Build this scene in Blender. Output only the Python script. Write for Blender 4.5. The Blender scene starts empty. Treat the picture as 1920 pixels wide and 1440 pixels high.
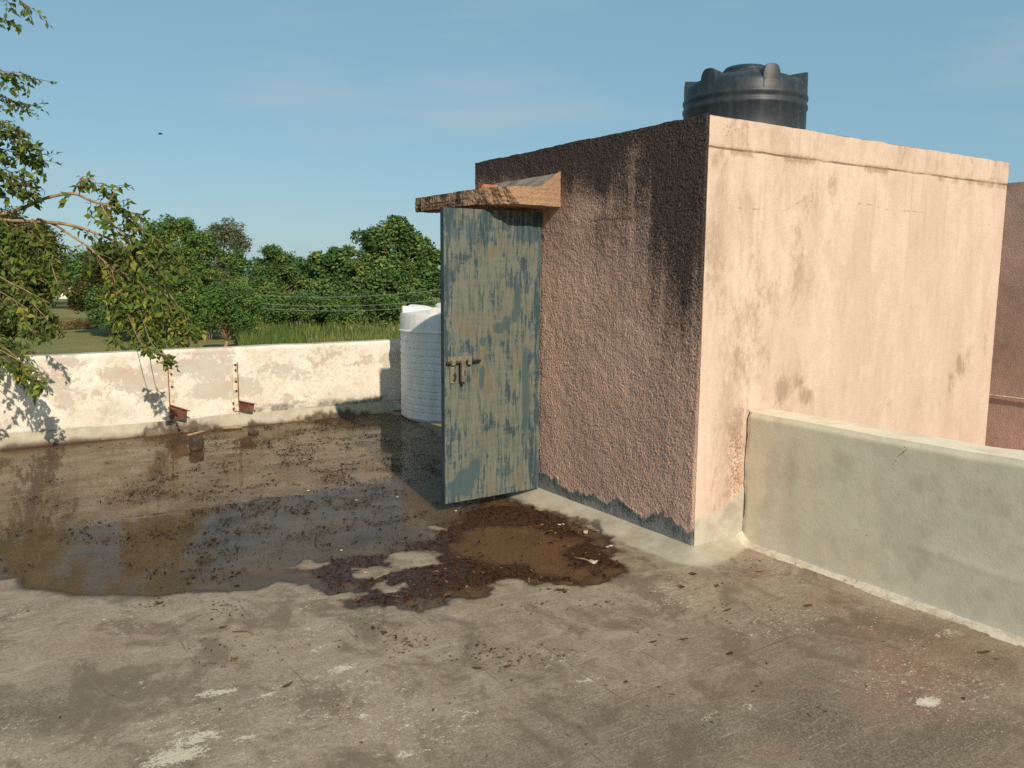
import bpy, math, random
import numpy as np
from mathutils import Vector, Matrix
rng = np.random.default_rng(11); random.seed(5)
S = bpy.context.scene
COL = S.collection

# ------------------------------------------------------------------ camera
CAM_H = 1.55
cam_d = bpy.data.cameras.new('camera'); cam = bpy.data.objects.new('camera', cam_d); COL.objects.link(cam)
yaw, pitch, roll = 0.5873, 0.1348, 0.0057
fw = Vector((math.sin(yaw)*math.cos(pitch), math.cos(yaw)*math.cos(pitch), -math.sin(pitch)))
rt = Vector((math.cos(yaw), -math.sin(yaw), 0)); up = rt.cross(fw)
rt, up = math.cos(roll)*rt + math.sin(roll)*up, -math.sin(roll)*rt + math.cos(roll)*up
cam.matrix_world = Matrix(((rt.x, up.x, -fw.x, 0), (rt.y, up.y, -fw.y, 0), (rt.z, up.z, -fw.z, CAM_H), (0, 0, 0, 1)))
cam_d.sensor_width = 36; cam_d.sensor_fit = 'HORIZONTAL'; cam_d.lens = 1523.06/1920*36
cam_d.clip_start = 0.05; cam_d.clip_end = 3000
S.camera = cam

# ------------------------------------------------------------------ sky, sun, exposure
SUN_EL = math.radians(32.3); SUN_AZ = math.radians(10.0)      # light travels towards +Y, a little towards +X
world = bpy.data.worlds.new('World'); S.world = world; world.use_nodes = True
wn = world.node_tree; wn.nodes.clear()
sky = wn.nodes.new('ShaderNodeTexSky'); sky.sky_type = 'NISHITA'; sky.sun_disc = False
sky.sun_elevation = SUN_EL; sky.sun_rotation = math.pi + SUN_AZ
sky.altitude = 0; sky.air_density = 1.0; sky.dust_density = 0.6; sky.ozone_density = 1.0
hs = wn.nodes.new('ShaderNodeHueSaturation'); hs.inputs['Saturation'].default_value = 0.85
bg = wn.nodes.new('ShaderNodeBackground'); bg.inputs['Strength'].default_value = 0.115
wo = wn.nodes.new('ShaderNodeOutputWorld')
# thin streaky cloud all over the sky
tc = wn.nodes.new('ShaderNodeTexCoord'); mp = wn.nodes.new('ShaderNodeMapping'); mp.inputs['Scale'].default_value = (1.6, 1.6, 9)
nz = wn.nodes.new('ShaderNodeTexNoise'); nz.inputs['Scale'].default_value = 1.7; nz.inputs['Detail'].default_value = 5; nz.inputs['Roughness'].default_value = 0.5
mr = wn.nodes.new('ShaderNodeMapRange'); mr.interpolation_type = 'SMOOTHSTEP'
mr.inputs['From Min'].default_value = 0.47; mr.inputs['From Max'].default_value = 0.80; mr.inputs['To Max'].default_value = 0.42
mxs = wn.nodes.new('ShaderNodeMix'); mxs.data_type = 'RGBA'; mxs.inputs[7].default_value = (4.2, 4.4, 4.5, 1)
wn.links.new(tc.outputs['Generated'], mp.inputs['Vector']); wn.links.new(mp.outputs[0], nz.inputs['Vector'])
wn.links.new(nz.outputs[0], mr.inputs['Value']); wn.links.new(mr.outputs[0], mxs.inputs[0])
hz = wn.nodes.new('ShaderNodeMix'); hz.data_type = 'RGBA'; hz.inputs[0].default_value = 0.70; hz.inputs[7].default_value = (1.38, 3.15, 4.1, 1)   # even summer haze
wn.links.new(sky.outputs[0], hs.inputs['Color']); wn.links.new(hs.outputs[0], hz.inputs[6]); wn.links.new(hz.outputs[2], mxs.inputs[6])
wn.links.new(mxs.outputs[2], bg.inputs['Color']); wn.links.new(bg.outputs[0], wo.inputs['Surface'])

sun_d = bpy.data.lights.new('sun', 'SUN'); sun = bpy.data.objects.new('sun', sun_d); COL.objects.link(sun)
sun_d.energy = 4.2; sun_d.angle = math.radians(0.53); sun_d.color = (1.0, 0.85, 0.66)
LDIR = Vector((math.sin(SUN_AZ)*math.cos(SUN_EL), math.cos(SUN_AZ)*math.cos(SUN_EL), -math.sin(SUN_EL)))
sun.rotation_euler = LDIR.to_track_quat('-Z', 'Y').to_euler(); sun.location = (-2, -6, 8)
S.view_settings.view_transform = 'Standard'; S.view_settings.look = 'None'
S.view_settings.exposure = 0.12; S.view_settings.gamma = 1.0; S.view_settings.use_curve_mapping = False
S.render.engine = 'CYCLES'; S.cycles.use_denoising = False

# ------------------------------------------------------------------ helpers: noise
def _h(ix, iy, seed):
    h = (ix.astype(np.int64)*374761393 + iy.astype(np.int64)*668265263 + seed*1442695041) & 0xFFFFFFFF
    h = ((h ^ (h >> 13))*1274126177) & 0xFFFFFFFF
    h = h ^ (h >> 16)
    return (h & 0xFFFFFF)/float(0xFFFFFF)
def vn(x, y, seed=0):
    x = np.asarray(x, float); y = np.asarray(y, float)
    ix = np.floor(x); iy = np.floor(y); fx = x-ix; fy = y-iy
    fx = fx*fx*fx*(fx*(fx*6-15)+10); fy = fy*fy*fy*(fy*(fy*6-15)+10)
    a = _h(ix, iy, seed); b = _h(ix+1, iy, seed); c = _h(ix, iy+1, seed); d = _h(ix+1, iy+1, seed)
    return (a*(1-fx)+b*fx)*(1-fy) + (c*(1-fx)+d*fx)*fy
def fbm(x, y, octs=4, seed=0, gain=0.5):
    s = 0; a = 1.0; t = 0
    for o in range(octs):
        c, n = math.cos(o*1.1), math.sin(o*1.1)
        s = s + a*vn((x*c-y*n)*2.0**o + o*17.3, (x*n+y*c)*2.0**o - o*9.1, seed+o*31); t += a; a *= gain
    return s/t
def worley(x, y, seed=0):
    ix = np.floor(x); iy = np.floor(y); d = np.full(np.shape(x), 9.0)
    for a in (-1, 0, 1):
        for b in (-1, 0, 1):
            d = np.minimum(d, (ix+a+_h(ix+a, iy+b, seed)-x)**2 + (iy+b+_h(ix+a, iy+b, seed+7)-y)**2)
    return np.sqrt(d)
def sst(x, lo, hi):
    t = np.clip((x-lo)/(hi-lo), 0, 1); return t*t*(3-2*t)
def gauss(x, y, cx, cy, sx, sy): return np.exp(-((x-cx)/sx)**2-((y-cy)/sy)**2)
def seg_dist(x, y, pts, closed=False):
    d = np.full(np.shape(x), 1e9); n = len(pts)
    for i in range(n if closed else n-1):
        ax, ay = pts[i]; bx, by = pts[(i+1) % n]; dx, dy = bx-ax, by-ay
        t = np.clip(((x-ax)*dx+(y-ay)*dy)/(dx*dx+dy*dy+1e-12), 0, 1)
        d = np.minimum(d, np.hypot(x-ax-t*dx, y-ay-t*dy))
    return d
def sdf(x, y, poly):
    ins = np.zeros(np.shape(x), bool); n = len(poly)
    for i in range(n):
        ax, ay = poly[i]; bx, by = poly[(i+1) % n]
        if ay == by: continue
        c = ((ay > y) != (by > y)) & (x < (bx-ax)*(y-ay)/(by-ay)+ax)
        ins ^= c
    d = seg_dist(x, y, poly, True)
    return np.where(ins, -d, d)

# ------------------------------------------------------------------ helpers: objects
def tag(o, label=None, cat=None, group=None, kind=None):
    if label: o['label'] = label
    if cat: o['category'] = cat
    if group: o['group'] = group
    if kind: o['kind'] = kind
    return o
def empty(name, loc, label=None, cat=None, group=None):
    o = bpy.data.objects.new(name, None); COL.objects.link(o); o.location = loc; o.empty_display_size = 0.1
    return tag(o, label, cat, group)
def wloc(o):
    v = Vector((0, 0, 0))
    while o is not None: v = v + o.location; o = o.parent
    return v
def link(name, me, m, parent=None, smooth=False):
    """mesh given in world coordinates; kept there under its (unrotated) parent"""
    o = bpy.data.objects.new(name, me); COL.objects.link(o)
    if m is not None: me.materials.append(m)
    if smooth and len(me.polygons): me.polygons.foreach_set('use_smooth', np.ones(len(me.polygons), bool))
    if parent is not None:
        o.parent = parent; o.location = -wloc(parent)
    return o
def recentre(o, c):
    """put a top-level mesh object's origin at its base"""
    o.data.transform(Matrix.Translation(-Vector(c))); o.location = Vector(c); return o
def np_mesh(name, V, F, attrs=None):
    me = bpy.data.meshes.new(name); V = np.asarray(V, np.float32); F = np.asarray(F, np.int32)
    me.vertices.add(len(V)); me.vertices.foreach_set('co', V.ravel())
    k = F.shape[1]; me.loops.add(F.size); me.loops.foreach_set('vertex_index', F.ravel())
    me.polygons.add(len(F)); me.polygons.foreach_set('loop_start', np.arange(0, F.size, k, dtype=np.int32))
    me.update(calc_edges=True)
    for nme, a in (attrs or {}).items():
        a = np.asarray(a, np.float32)
        at = me.attributes.new(nme, 'FLOAT_COLOR', 'POINT'); at.data.foreach_set('color', a.reshape(-1, 4).ravel())
    return me
def grid(name, P, m, parent=None, attrs=None, keep=None, flip=False):
    nv, nu = P.shape[:2]; idx = np.arange(nv*nu).reshape(nv, nu)
    q = np.stack([idx[:-1, :-1], idx[:-1, 1:], idx[1:, 1:], idx[1:, :-1]], -1)
    if flip: q = q[..., ::-1]
    q = q[keep] if keep is not None else q.reshape(-1, 4)
    return link(name, np_mesh(name, P.reshape(-1, 3), q, attrs), m, parent, True)
def st4(*a): return np.stack([np.broadcast_to(np.asarray(q, float), np.shape(a[0])) for q in a], -1)
class MB:
    def __init__(s): s.v = []; s.f = []; s.c = []
    def add(s, v, f, c=None):
        n = len(s.v); s.v += [tuple(q) for q in v]; s.f += [tuple(i+n for i in q) for q in f]
        if c is not None: s.c += [tuple(c)]*len(v)
        return s
    def box(s, a, b):
        (x0, y0, z0), (x1, y1, z1) = a, b
        return s.add([(x0,y0,z0),(x1,y0,z0),(x1,y1,z0),(x0,y1,z0),(x0,y0,z1),(x1,y0,z1),(x1,y1,z1),(x0,y1,z1)],
                     [(0,3,2,1),(4,5,6,7),(0,1,5,4),(1,2,6,5),(2,3,7,6),(3,0,4,7)])
    def tube(s, pts, rad, seg=8, cap=True):
        pts = [Vector(p) for p in pts]; n = len(pts)
        if not hasattr(rad, '__len__'): rad = [rad]*n
        V = []; F = []; ref = Vector((0.31, 0.2, 0.93))
        for i, p in enumerate(pts):
            t = (pts[min(i+1, n-1)]-pts[max(i-1, 0)]).normalized()
            a = t.cross(ref)
            if a.length < 1e-3: a = t.cross(Vector((1, 0, 0)))
            a.normalize(); b = t.cross(a)
            for k in range(seg):
                th = 2*math.pi*k/seg; V.append(p + rad[i]*(math.cos(th)*a+math.sin(th)*b))
        for i in range(n-1):
            for k in range(seg):
                k2 = (k+1) % seg; F.append((i*seg+k, (i+1)*seg+k, (i+1)*seg+k2, i*seg+k2))
        if cap: F += [tuple(range(seg)), tuple(range((n-1)*seg, n*seg))[::-1]]
        return s.add(V, F)
    def prism(s, poly, axis, a, b):
        """poly: 2-D outline; extruded along axis (0 x, 1 y, 2 z) from a to b"""
        def P(q, w):
            return {0: (w, q[0], q[1]), 1: (q[0], w, q[1]), 2: (q[0], q[1], w)}[axis]
        n = len(poly)
        return s.add([P(q, a) for q in poly]+[P(q, b) for q in poly],
                     [tuple(range(n))[::-1], tuple(range(n, 2*n))] + [(i, (i+1) % n, n+(i+1) % n, n+i) for i in range(n)])
    def build(s, name, m, parent=None, smooth=False, bevel=0, segs=1):
        me = bpy.data.meshes.new(name); me.from_pydata(s.v, [], s.f); me.update()
        import bmesh
        bm = bmesh.new(); bm.from_mesh(me); bmesh.ops.recalc_face_normals(bm, faces=bm.faces)
        if bevel: bmesh.ops.bevel(bm, geom=bm.edges[:], offset=bevel, segments=segs, affect='EDGES', clamp_overlap=True)
        bm.to_mesh(me); bm.free()
        return link(name, me, m, parent, smooth)
def lathe(prof, c, seg=72):
    n = len(prof); V = np.zeros((n, seg, 3)); th = np.linspace(0, 2*np.pi, seg, endpoint=False)
    for i, (r, z) in enumerate(prof):
        V[i, :, 0] = c[0]+r*np.cos(th); V[i, :, 1] = c[1]+r*np.sin(th); V[i, :, 2] = c[2]+z
    idx = np.arange(n*seg).reshape(n, seg); nx = np.roll(idx, -1, 1)
    return V.reshape(-1, 3), np.stack([idx[:-1], nx[:-1], nx[1:], idx[1:]], -1).reshape(-1, 4)

# ------------------------------------------------------------------ helpers: materials
class NB:
    def __init__(s, name):
        s.m = bpy.data.materials.new(name); s.m.use_nodes = True; s.t = s.m.node_tree; s.t.nodes.clear(); s._p = None
    def n(s, t, **kw):
        o = s.t.nodes.new(t)
        for k, v in kw.items(): setattr(o, k, v)
        return o
    def put(s, sock, v):
        if isinstance(v, bpy.types.NodeSocket): s.t.links.new(v, sock)
        elif isinstance(v, (tuple, list)) and len(v) == 3 and sock.type == 'RGBA': sock.default_value = (*v, 1)
        else: sock.default_value = v
    def pos(s, scale=None, off=None):
        if s._p is None: s._p = s.n('ShaderNodeNewGeometry').outputs['Position']
        if scale is None: return s._p
        mp = s.n('ShaderNodeMapping'); s.put(mp.inputs['Vector'], s._p); mp.inputs['Scale'].default_value = scale
        if off: mp.inputs['Location'].default_value = off
        return mp.outputs[0]
    def noise(s, vec, scale, detail=4, rough=0.55, dist=0.0):
        o = s.n('ShaderNodeTexNoise'); s.put(o.inputs['Vector'], vec); o.inputs['Scale'].default_value = scale
        o.inputs['Detail'].default_value = detail; o.inputs['Roughness'].default_value = rough; o.inputs['Distortion'].default_value = dist
        return o.outputs[0]
    def vor(s, vec, scale, feature='F1', rand=1.0):
        o = s.n('ShaderNodeTexVoronoi', feature=feature); s.put(o.inputs['Vector'], vec); o.inputs['Scale'].default_value = scale
        o.inputs['Randomness'].default_value = rand; return o.outputs['Distance']
    def ramp(s, v, lo, hi, a=0.0, b=1.0):
        o = s.n('ShaderNodeMapRange', interpolation_type='SMOOTHSTEP'); s.put(o.inputs['Value'], v)
        o.inputs['From Min'].default_value = lo; o.inputs['From Max'].default_value = hi
        o.inputs['To Min'].default_value = a; o.inputs['To Max'].default_value = b; return o.outputs[0]
    def mix(s, f, a, b, mode='MIX'):
        o = s.n('ShaderNodeMix', data_type='RGBA', blend_type=mode); s.put(o.inputs[0], f); s.put(o.inputs[6], a); s.put(o.inputs[7], b)
        return o.outputs[2]
    def mul(s, a, b, op='MULTIPLY'):
        o = s.n('ShaderNodeMath', operation=op); s.put(o.inputs[0], a); s.put(o.inputs[1], b); return o.outputs[0]
    def attr(s, name):
        o = s.n('ShaderNodeAttribute', attribute_name=name); c = s.n('ShaderNodeSeparateColor'); s.put(c.inputs[0], o.outputs['Color'])
        return (*c.outputs[:3], o.outputs['Alpha'], o.outputs['Color'])
    def bump(s, hgt, strength=0.5, dist=0.01, normal=None):
        o = s.n('ShaderNodeBump'); s.put(o.inputs['Height'], hgt); o.inputs['Strength'].default_value = strength; o.inputs['Distance'].default_value = dist
        if normal is not None: s.put(o.inputs['Normal'], normal)
        return o.outputs[0]
    def out(s, color, rough=0.9, normal=None, spec=0.3, metal=0.0, **kw):
        b = s.n('ShaderNodeBsdfPrincipled'); s.put(b.inputs['Base Color'], color); s.put(b.inputs['Roughness'], rough)
        b.inputs['Specular IOR Level'].default_value = spec; b.inputs['Metallic'].default_value = metal
        if normal is not None: s.put(b.inputs['Normal'], normal)
        for k, v in kw.items(): s.put(b.inputs[k], v)
        o = s.n('ShaderNodeOutputMaterial'); s.put(o.inputs[0], b.outputs[0]); return s.m
def plain(name, col, rough=0.8, var=0.25, scale=8, bump=0.0, spec=0.3, metal=0.0, bscale=60):
    b = NB(name); p = b.pos(); f = b.ramp(b.noise(p, scale, 5, 0.6), 0.3, 0.7)
    c = b.mix(f, tuple(q*(1-var) for q in col), tuple(min(1, q*(1+var)) for q in col))
    n = b.bump(b.noise(p, bscale, 4), bump, 0.01) if bump else None
    return b.out(c, rough, n, spec, metal)

# ---- roughcast (pebble-dash) plaster, pink paint with black algae and cement patching
def m_roughcast(name, base=(0.69, 0.44, 0.335)):
    b = NB(name); p = b.pos(); r, g, bl, a, _ = b.attr('mask')
    big = b.ramp(b.noise(p, 2.2, 5, 0.6), 0.3, 0.7); fine = b.ramp(b.noise(p, 120, 3, 0.6), 0.3, 0.72)
    c = b.mix(big, tuple(q*0.82 for q in base), tuple(q*1.12 for q in base))
    c = b.mix(b.mul(fine, 0.55), c, tuple(q*0.5 for q in base))
    # algae, and the canopy's painted outer-face shade: thresholded per pebble so it speckles
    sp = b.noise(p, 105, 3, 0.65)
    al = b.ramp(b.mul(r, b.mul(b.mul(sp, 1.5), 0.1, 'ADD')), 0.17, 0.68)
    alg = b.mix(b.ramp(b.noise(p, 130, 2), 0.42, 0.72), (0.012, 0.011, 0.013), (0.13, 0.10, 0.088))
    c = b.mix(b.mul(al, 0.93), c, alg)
    cem = b.mix(b.ramp(b.noise(p, 7, 5, 0.6), 0.3, 0.7), (0.19, 0.195, 0.19), (0.29, 0.29, 0.275))
    cem = b.mix(b.mul(bl, 0.75), cem, (0.045, 0.06, 0.05))
    c = b.mix(g, c, cem)
    c = b.mix(b.mul(a, 0.8), c, (0.45, 0.40, 0.33))
    n = b.bump(b.mul(b.noise(p, 170, 3, 0.65), b.mul(b.vor(p, 120), 0.6), 'SUBTRACT'), 0.8, 0.005)
    return b.out(c, 0.95, n, 0.15)
M_ROUGH = m_roughcast('roughcast_plaster')
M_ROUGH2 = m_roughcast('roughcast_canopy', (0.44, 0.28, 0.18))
M_ROUGH3 = m_roughcast('roughcast_neighbour', (0.74, 0.48, 0.37))

# ---- smooth peach plaster with grime
def m_peach():
    b = NB('peach_plaster'); p = b.pos(); r, g, bl, a, _ = b.attr('mask')
    v = b.pos((3.0, 3.0, 0.8))
    f1 = b.ramp(b.noise(v, 1.6, 6, 0.62), 0.3, 0.72); f2 = b.ramp(b.noise(p, 22, 5, 0.65), 0.35, 0.7)
    c = b.mix(f1, (0.59, 0.455, 0.365), (0.70, 0.555, 0.46)); c = b.mix(b.mul(f2, 0.28), c, (0.55, 0.40, 0.295))
    xs_ = b.n('ShaderNodeSeparateXYZ'); b.put(xs_.inputs[0], p)
    mot = b.mul(b.ramp(b.noise(b.pos((1.6, 1.6, 0.8)), 3.4, 8, 0.7, 0.3), 0.46, 0.66), b.ramp(xs_.outputs[0], 3.3, 5.0, 0.75, 0.25)); c = b.mix(mot, c, (0.44, 0.335, 0.255))
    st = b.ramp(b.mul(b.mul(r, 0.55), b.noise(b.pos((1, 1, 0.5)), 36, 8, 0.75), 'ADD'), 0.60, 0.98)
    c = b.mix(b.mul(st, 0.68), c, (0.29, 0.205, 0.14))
    sp = b.ramp(b.mul(b.mul(bl, 0.24), b.noise(p, 62, 6, 0.78), 'ADD'), 0.64, 0.72)
    c = b.mix(b.mul(sp, 0.8), c, (0.24, 0.12, 0.07))
    cem = b.mix(b.ramp(b.noise(p, 9, 5, 0.6), 0.3, 0.7), (0.34, 0.31, 0.26), (0.50, 0.46, 0.39))
    c = b.mix(g, c, cem)
    ck = b.ramp(b.mul(a, b.mul(b.noise(p, 50, 3), 0.24), 'ADD'), 0.14, 0.185, 1.0, 0.0); c = b.mix(b.mul(ck, 0.7), c, (0.30, 0.18, 0.11))
    
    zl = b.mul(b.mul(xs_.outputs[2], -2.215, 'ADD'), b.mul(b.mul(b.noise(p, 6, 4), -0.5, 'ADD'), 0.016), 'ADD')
    gl = b.ramp(b.mul(zl, 0.0, 'ABSOLUTE'), 0.0025, 0.0085, 1.0, 0.0); c = b.mix(b.mul(gl, b.ramp(b.noise(p, 4, 5, 0.7), 0.36, 0.58, 0.35, 0.95)), c, (0.20, 0.12, 0.075))  # dark line below the roof band: the slab edge's drip shadow, painted
    drip = b.mul(b.ramp(b.noise(b.pos((10, 10, 0.5)), 2.4, 6, 0.7), 0.52, 0.70), b.ramp(xs_.outputs[2], 1.2, 2.2, 0.15, 0.55)); c = b.mix(drip, c, (0.46, 0.345, 0.26))
    gp = b.ramp(b.noise(p, 130, 4, 0.72), 0.60, 0.70); c = b.mix(b.mul(gp, 0.4), c, (0.36, 0.255, 0.18))
    h = b.mul(b.noise(p, 60, 5, 0.65), b.mul(b.noise(p, 200, 2), 0.4), 'ADD')
    return b.out(c, 0.92, b.bump(h, 0.5, 0.006), 0.2)
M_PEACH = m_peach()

# ---- grey-green cement render of the right parapet
def m_render():
    b = NB('cement_render'); p = b.pos(); r, g, bl, a, _ = b.attr('mask')
    f1 = b.ramp(b.noise(p, 2.6, 6, 0.62), 0.34, 0.66); f2 = b.ramp(b.noise(p, 9, 6, 0.68), 0.42, 0.66)
    c = b.mix(f1, (0.82, 0.70, 0.52), (0.78, 0.70, 0.53)); c = b.mix(b.mul(f2, 0.5), c, (0.66, 0.57, 0.425))
    c = b.mix(b.mul(r, 0.5), c, (0.67, 0.645, 0.48)); c = b.mix(b.mul(g, 0.7), c, (0.38, 0.31, 0.235))
    c = b.mix(b.mul(bl, 0.85), c, (0.72, 0.68, 0.58))
    ck = b.ramp(b.mul(a, b.mul(b.noise(p, 45, 3), 0.22), 'ADD'), 0.13, 0.175, 1.0, 0.0); c = b.mix(b.mul(ck, 0.7), c, (0.13, 0.11, 0.085))
    gp = b.ramp(b.noise(p, 110, 5, 0.75), 0.58, 0.68); c = b.mix(b.mul(gp, 0.35), c, (0.42, 0.36, 0.27))
    h = b.mul(b.noise(p, 35, 6, 0.7), b.mul(b.noise(p, 190, 2), 0.3), 'ADD')
    return b.out(c, 0.9, b.bump(h, 0.30, 0.004), 0.2)
M_RENDER = m_render()

# ---- flaking white lime wash of the far parapet
def m_lime():
    b = NB('lime_wash'); p = b.pos(); r, g, bl, a, _ = b.attr('mask')
    c = b.mix(b.ramp(b.noise(p, 3, 5, 0.6), 0.35, 0.65), (0.66, 0.61, 0.51), (0.78, 0.735, 0.65))
    c = b.mix(b.mul(b.ramp(b.noise(p, 30, 7, 0.78), 0.48, 0.62), 0.55), c, (0.52, 0.44, 0.37))
    fl = b.ramp(b.mul(b.mul(r, 0.45), b.noise(b.pos((1, 1, 0.8)), 17, 8, 0.78, 0.5), 'ADD'), 0.60, 0.67)
    und = b.mix(b.ramp(b.noise(p, 4, 3), 0.4, 0.6), (0.50, 0.41, 0.34), (0.48, 0.465, 0.39))
    c = b.mix(b.mul(fl, 0.85), c, und)
    c = b.mix(b.mul(g, 0.85), c, b.mix(b.ramp(b.noise(p, 40, 4, 0.7), 0.4, 0.6), (0.13, 0.125, 0.10), (0.30, 0.28, 0.22)))
    c = b.mix(b.mul(bl, 0.8), c, (0.33, 0.19, 0.06)); c = b.mix(b.mul(a, 0.7), c, (0.45, 0.43, 0.36))
    h = b.mul(b.noise(p, 40, 5, 0.65), b.mul(fl, 0.5), 'SUBTRACT')
    return b.out(c, 0.92, b.bump(h, 0.3, 0.006), 0.2)
M_LIME = m_lime()

# ---- terrace concrete
def m_floor():
    b = NB('terrace_concrete'); p = b.pos(); wet, mud, red, cem, _ = b.attr('mask'); wht, pale, dark, line, _ = b.attr('mask2')
    f1 = b.ramp(b.noise(p, 1.3, 6, 0.6), 0.32, 0.68); f2 = b.ramp(b.noise(p, 7, 6, 0.65), 0.36, 0.66); f3 = b.ramp(b.noise(p, 85, 4, 0.7), 0.34, 0.7)
    c = b.mix(f1, (0.215, 0.162, 0.108), (0.34, 0.263, 0.182)); c = b.mix(b.mul(f2, 0.65), c, (0.41, 0.325, 0.235)); c = b.mix(b.mul(f3, 0.7), c, (0.15, 0.121, 0.085))
    c = b.mix(b.mul(b.ramp(b.noise(b.pos((1, 2.2, 1)), 5, 8, 0.72, 0.8), 0.5, 0.68), 0.5), c, (0.42, 0.37, 0.285))
    c = b.mix(b.mul(dark, 0.8), c, (0.098, 0.073, 0.048))
    c = b.mix(b.mul(red, b.ramp(b.noise(p, 14, 5, 0.65), 0.2, 0.6, 0.35, 0.85)), c, (0.235, 0.115, 0.08))
    # trowel scratches: two sets of thin streaks
    w1 = b.noise(b.pos((3, 38, 1)), 3.2, 4, 0.65, 0.6); w2 = b.noise(b.pos((30, 7, 1), (3, 1, 0)), 3.0, 4, 0.65, 0.6)
    scr = b.mul(b.ramp(w1, 0.60, 0.72), b.ramp(w2, 0.62, 0.74), 'MAXIMUM')
    scr = b.mul(scr, b.ramp(b.noise(p, 2.3, 4, 0.6), 0.40, 0.62))
    c = b.mix(b.mul(scr, 0.7), c, (0.46, 0.41, 0.32))
    hair = b.ramp(b.noise(b.pos((2.0, 60, 1)), 3.0, 5, 0.7, 1.2), 0.59, 0.66); hair2 = b.ramp(b.noise(b.pos((45, 9, 1), (5, 2, 0)), 4.0, 5, 0.7, 1.2), 0.60, 0.67)
    c = b.mix(b.mul(b.mul(hair, hair2, 'MAXIMUM'), 0.62), c, (0.48, 0.43, 0.34))
    gran = b.ramp(b.noise(p, 150, 4, 0.75), 0.46, 0.62); c = b.mix(b.mul(gran, 0.42), c, (0.43, 0.365, 0.27))
    pit = b.ramp(b.noise(p, 120, 4, 0.75), 0.40, 0.32); c = b.mix(b.mul(pit, 0.6), c, (0.10, 0.08, 0.055))
    c = b.mix(b.mul(b.ramp(b.noise(b.pos((1.4, 1, 1), (9, 4, 0)), 2.6, 7, 0.7, 0.6), 0.48, 0.62), 0.72), c, (0.145, 0.108, 0.072))
    pl = b.ramp(b.mul(b.mul(pale, 0.30), b.mul(b.mul(b.noise(b.pos((1, 1.4, 1)), 26, 4, 0.7, 0.4), 0.45), b.mul(b.noise(p, 105, 4, 0.7, 0.3), 0.55), 'ADD'), 'ADD'), 0.655, 0.72)
    c = b.mix(b.mul(pl, 0.85), c, (0.60, 0.53, 0.41))
    xyz = b.n('ShaderNodeSeparateXYZ'); b.put(xyz.inputs[0], p); wobn = b.mul(b.mul(b.noise(p, 3, 3), 0.5, 'SUBTRACT'), 0.03)
    def joint(v, stepm, off):
        q = b.mul(b.mul(b.mul(v, wobn, 'ADD'), off, 'SUBTRACT'), stepm, 'PINGPONG'); return b.ramp(q, 0.0016, 0.0045, 1.0, 0.0)
    jl = b.mul(joint(xyz.outputs[0], 0.1575, 0.012), b.mul(joint(xyz.outputs[1], 0.1515, 0.28), b.ramp(xyz.outputs[0], 1.0, 1.8), 'MULTIPLY'), 'MAXIMUM')
    ln = b.mul(b.mul(jl, line), b.ramp(b.noise(p, 5, 4, 0.6), 0.42, 0.6)); c = b.mix(b.mul(ln, 0.6), c, (0.09, 0.072, 0.052))
    spl, pool, rim, _, _ = b.attr('mask3')
    vd = b.vor(p, 42); vd2 = b.vor(b.pos((1, 1.3, 1), (3, 7, 0)), 95)
    dots = b.mul(b.mul(b.ramp(b.mul(vd, b.mul(b.noise(p, 20, 2), 0.45), 'ADD'), 0.30, 0.36, 1.0, 0.0), b.ramp(spl, 0.3, 0.6)), b.mul(b.ramp(b.mul(vd2, b.mul(b.noise(p, 35, 2), 0.5), 'ADD'), 0.31, 0.37, 1.0, 0.0), b.ramp(spl, 0.1, 0.35)), 'MAXIMUM')
    c = b.mix(b.mul(dots, 0.9), c, (0.62, 0.57, 0.46))
    c = b.mix(cem, c, b.mix(b.ramp(b.noise(p, 6, 6, 0.65), 0.32, 0.68), (0.36, 0.32, 0.235), (0.46, 0.425, 0.34)))
    wp = b.ramp(b.mul(b.mul(wht, 0.42), b.noise(p, 34, 7, 0.78, 0.3), 'ADD'), 0.78, 0.86)
    c = b.mix(b.mul(wp, 0.88), c, b.mix(b.ramp(b.noise(p, 14, 5, 0.7), 0.4, 0.65), (0.66, 0.61, 0.50), (0.48, 0.42, 0.32)))
    wc = b.mix(b.ramp(b.noise(p, 3, 5, 0.6), 0.35, 0.65), (0.082, 0.054, 0.034), (0.15, 0.098, 0.06))
    wc = b.mix(b.mul(pool, 0.9), wc, (0.165, 0.075, 0.024)); c = b.mix(b.mul(wet, 0.86), c, wc); c = b.mix(b.mul(rim, 0.85), c, (0.05, 0.028, 0.015))
    mc = b.mix(b.ramp(b.noise(p, 70, 4, 0.7), 0.35, 0.68), (0.014, 0.0055, 0.003), (0.085, 0.032, 0.011))
    c = b.mix(b.mul(mud, 0.95), c, mc)
    h = b.mul(b.noise(p, 55, 5, 0.65), b.mul(b.noise(p, 260, 3), 0.35), 'ADD')
    rough = b.mul(b.mul(wet, -0.5), 0.88, 'ADD')
    return b.out(c, rough, b.bump(h, 0.4, 0.005), 0.3)
M_FLOOR = m_floor()

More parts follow.
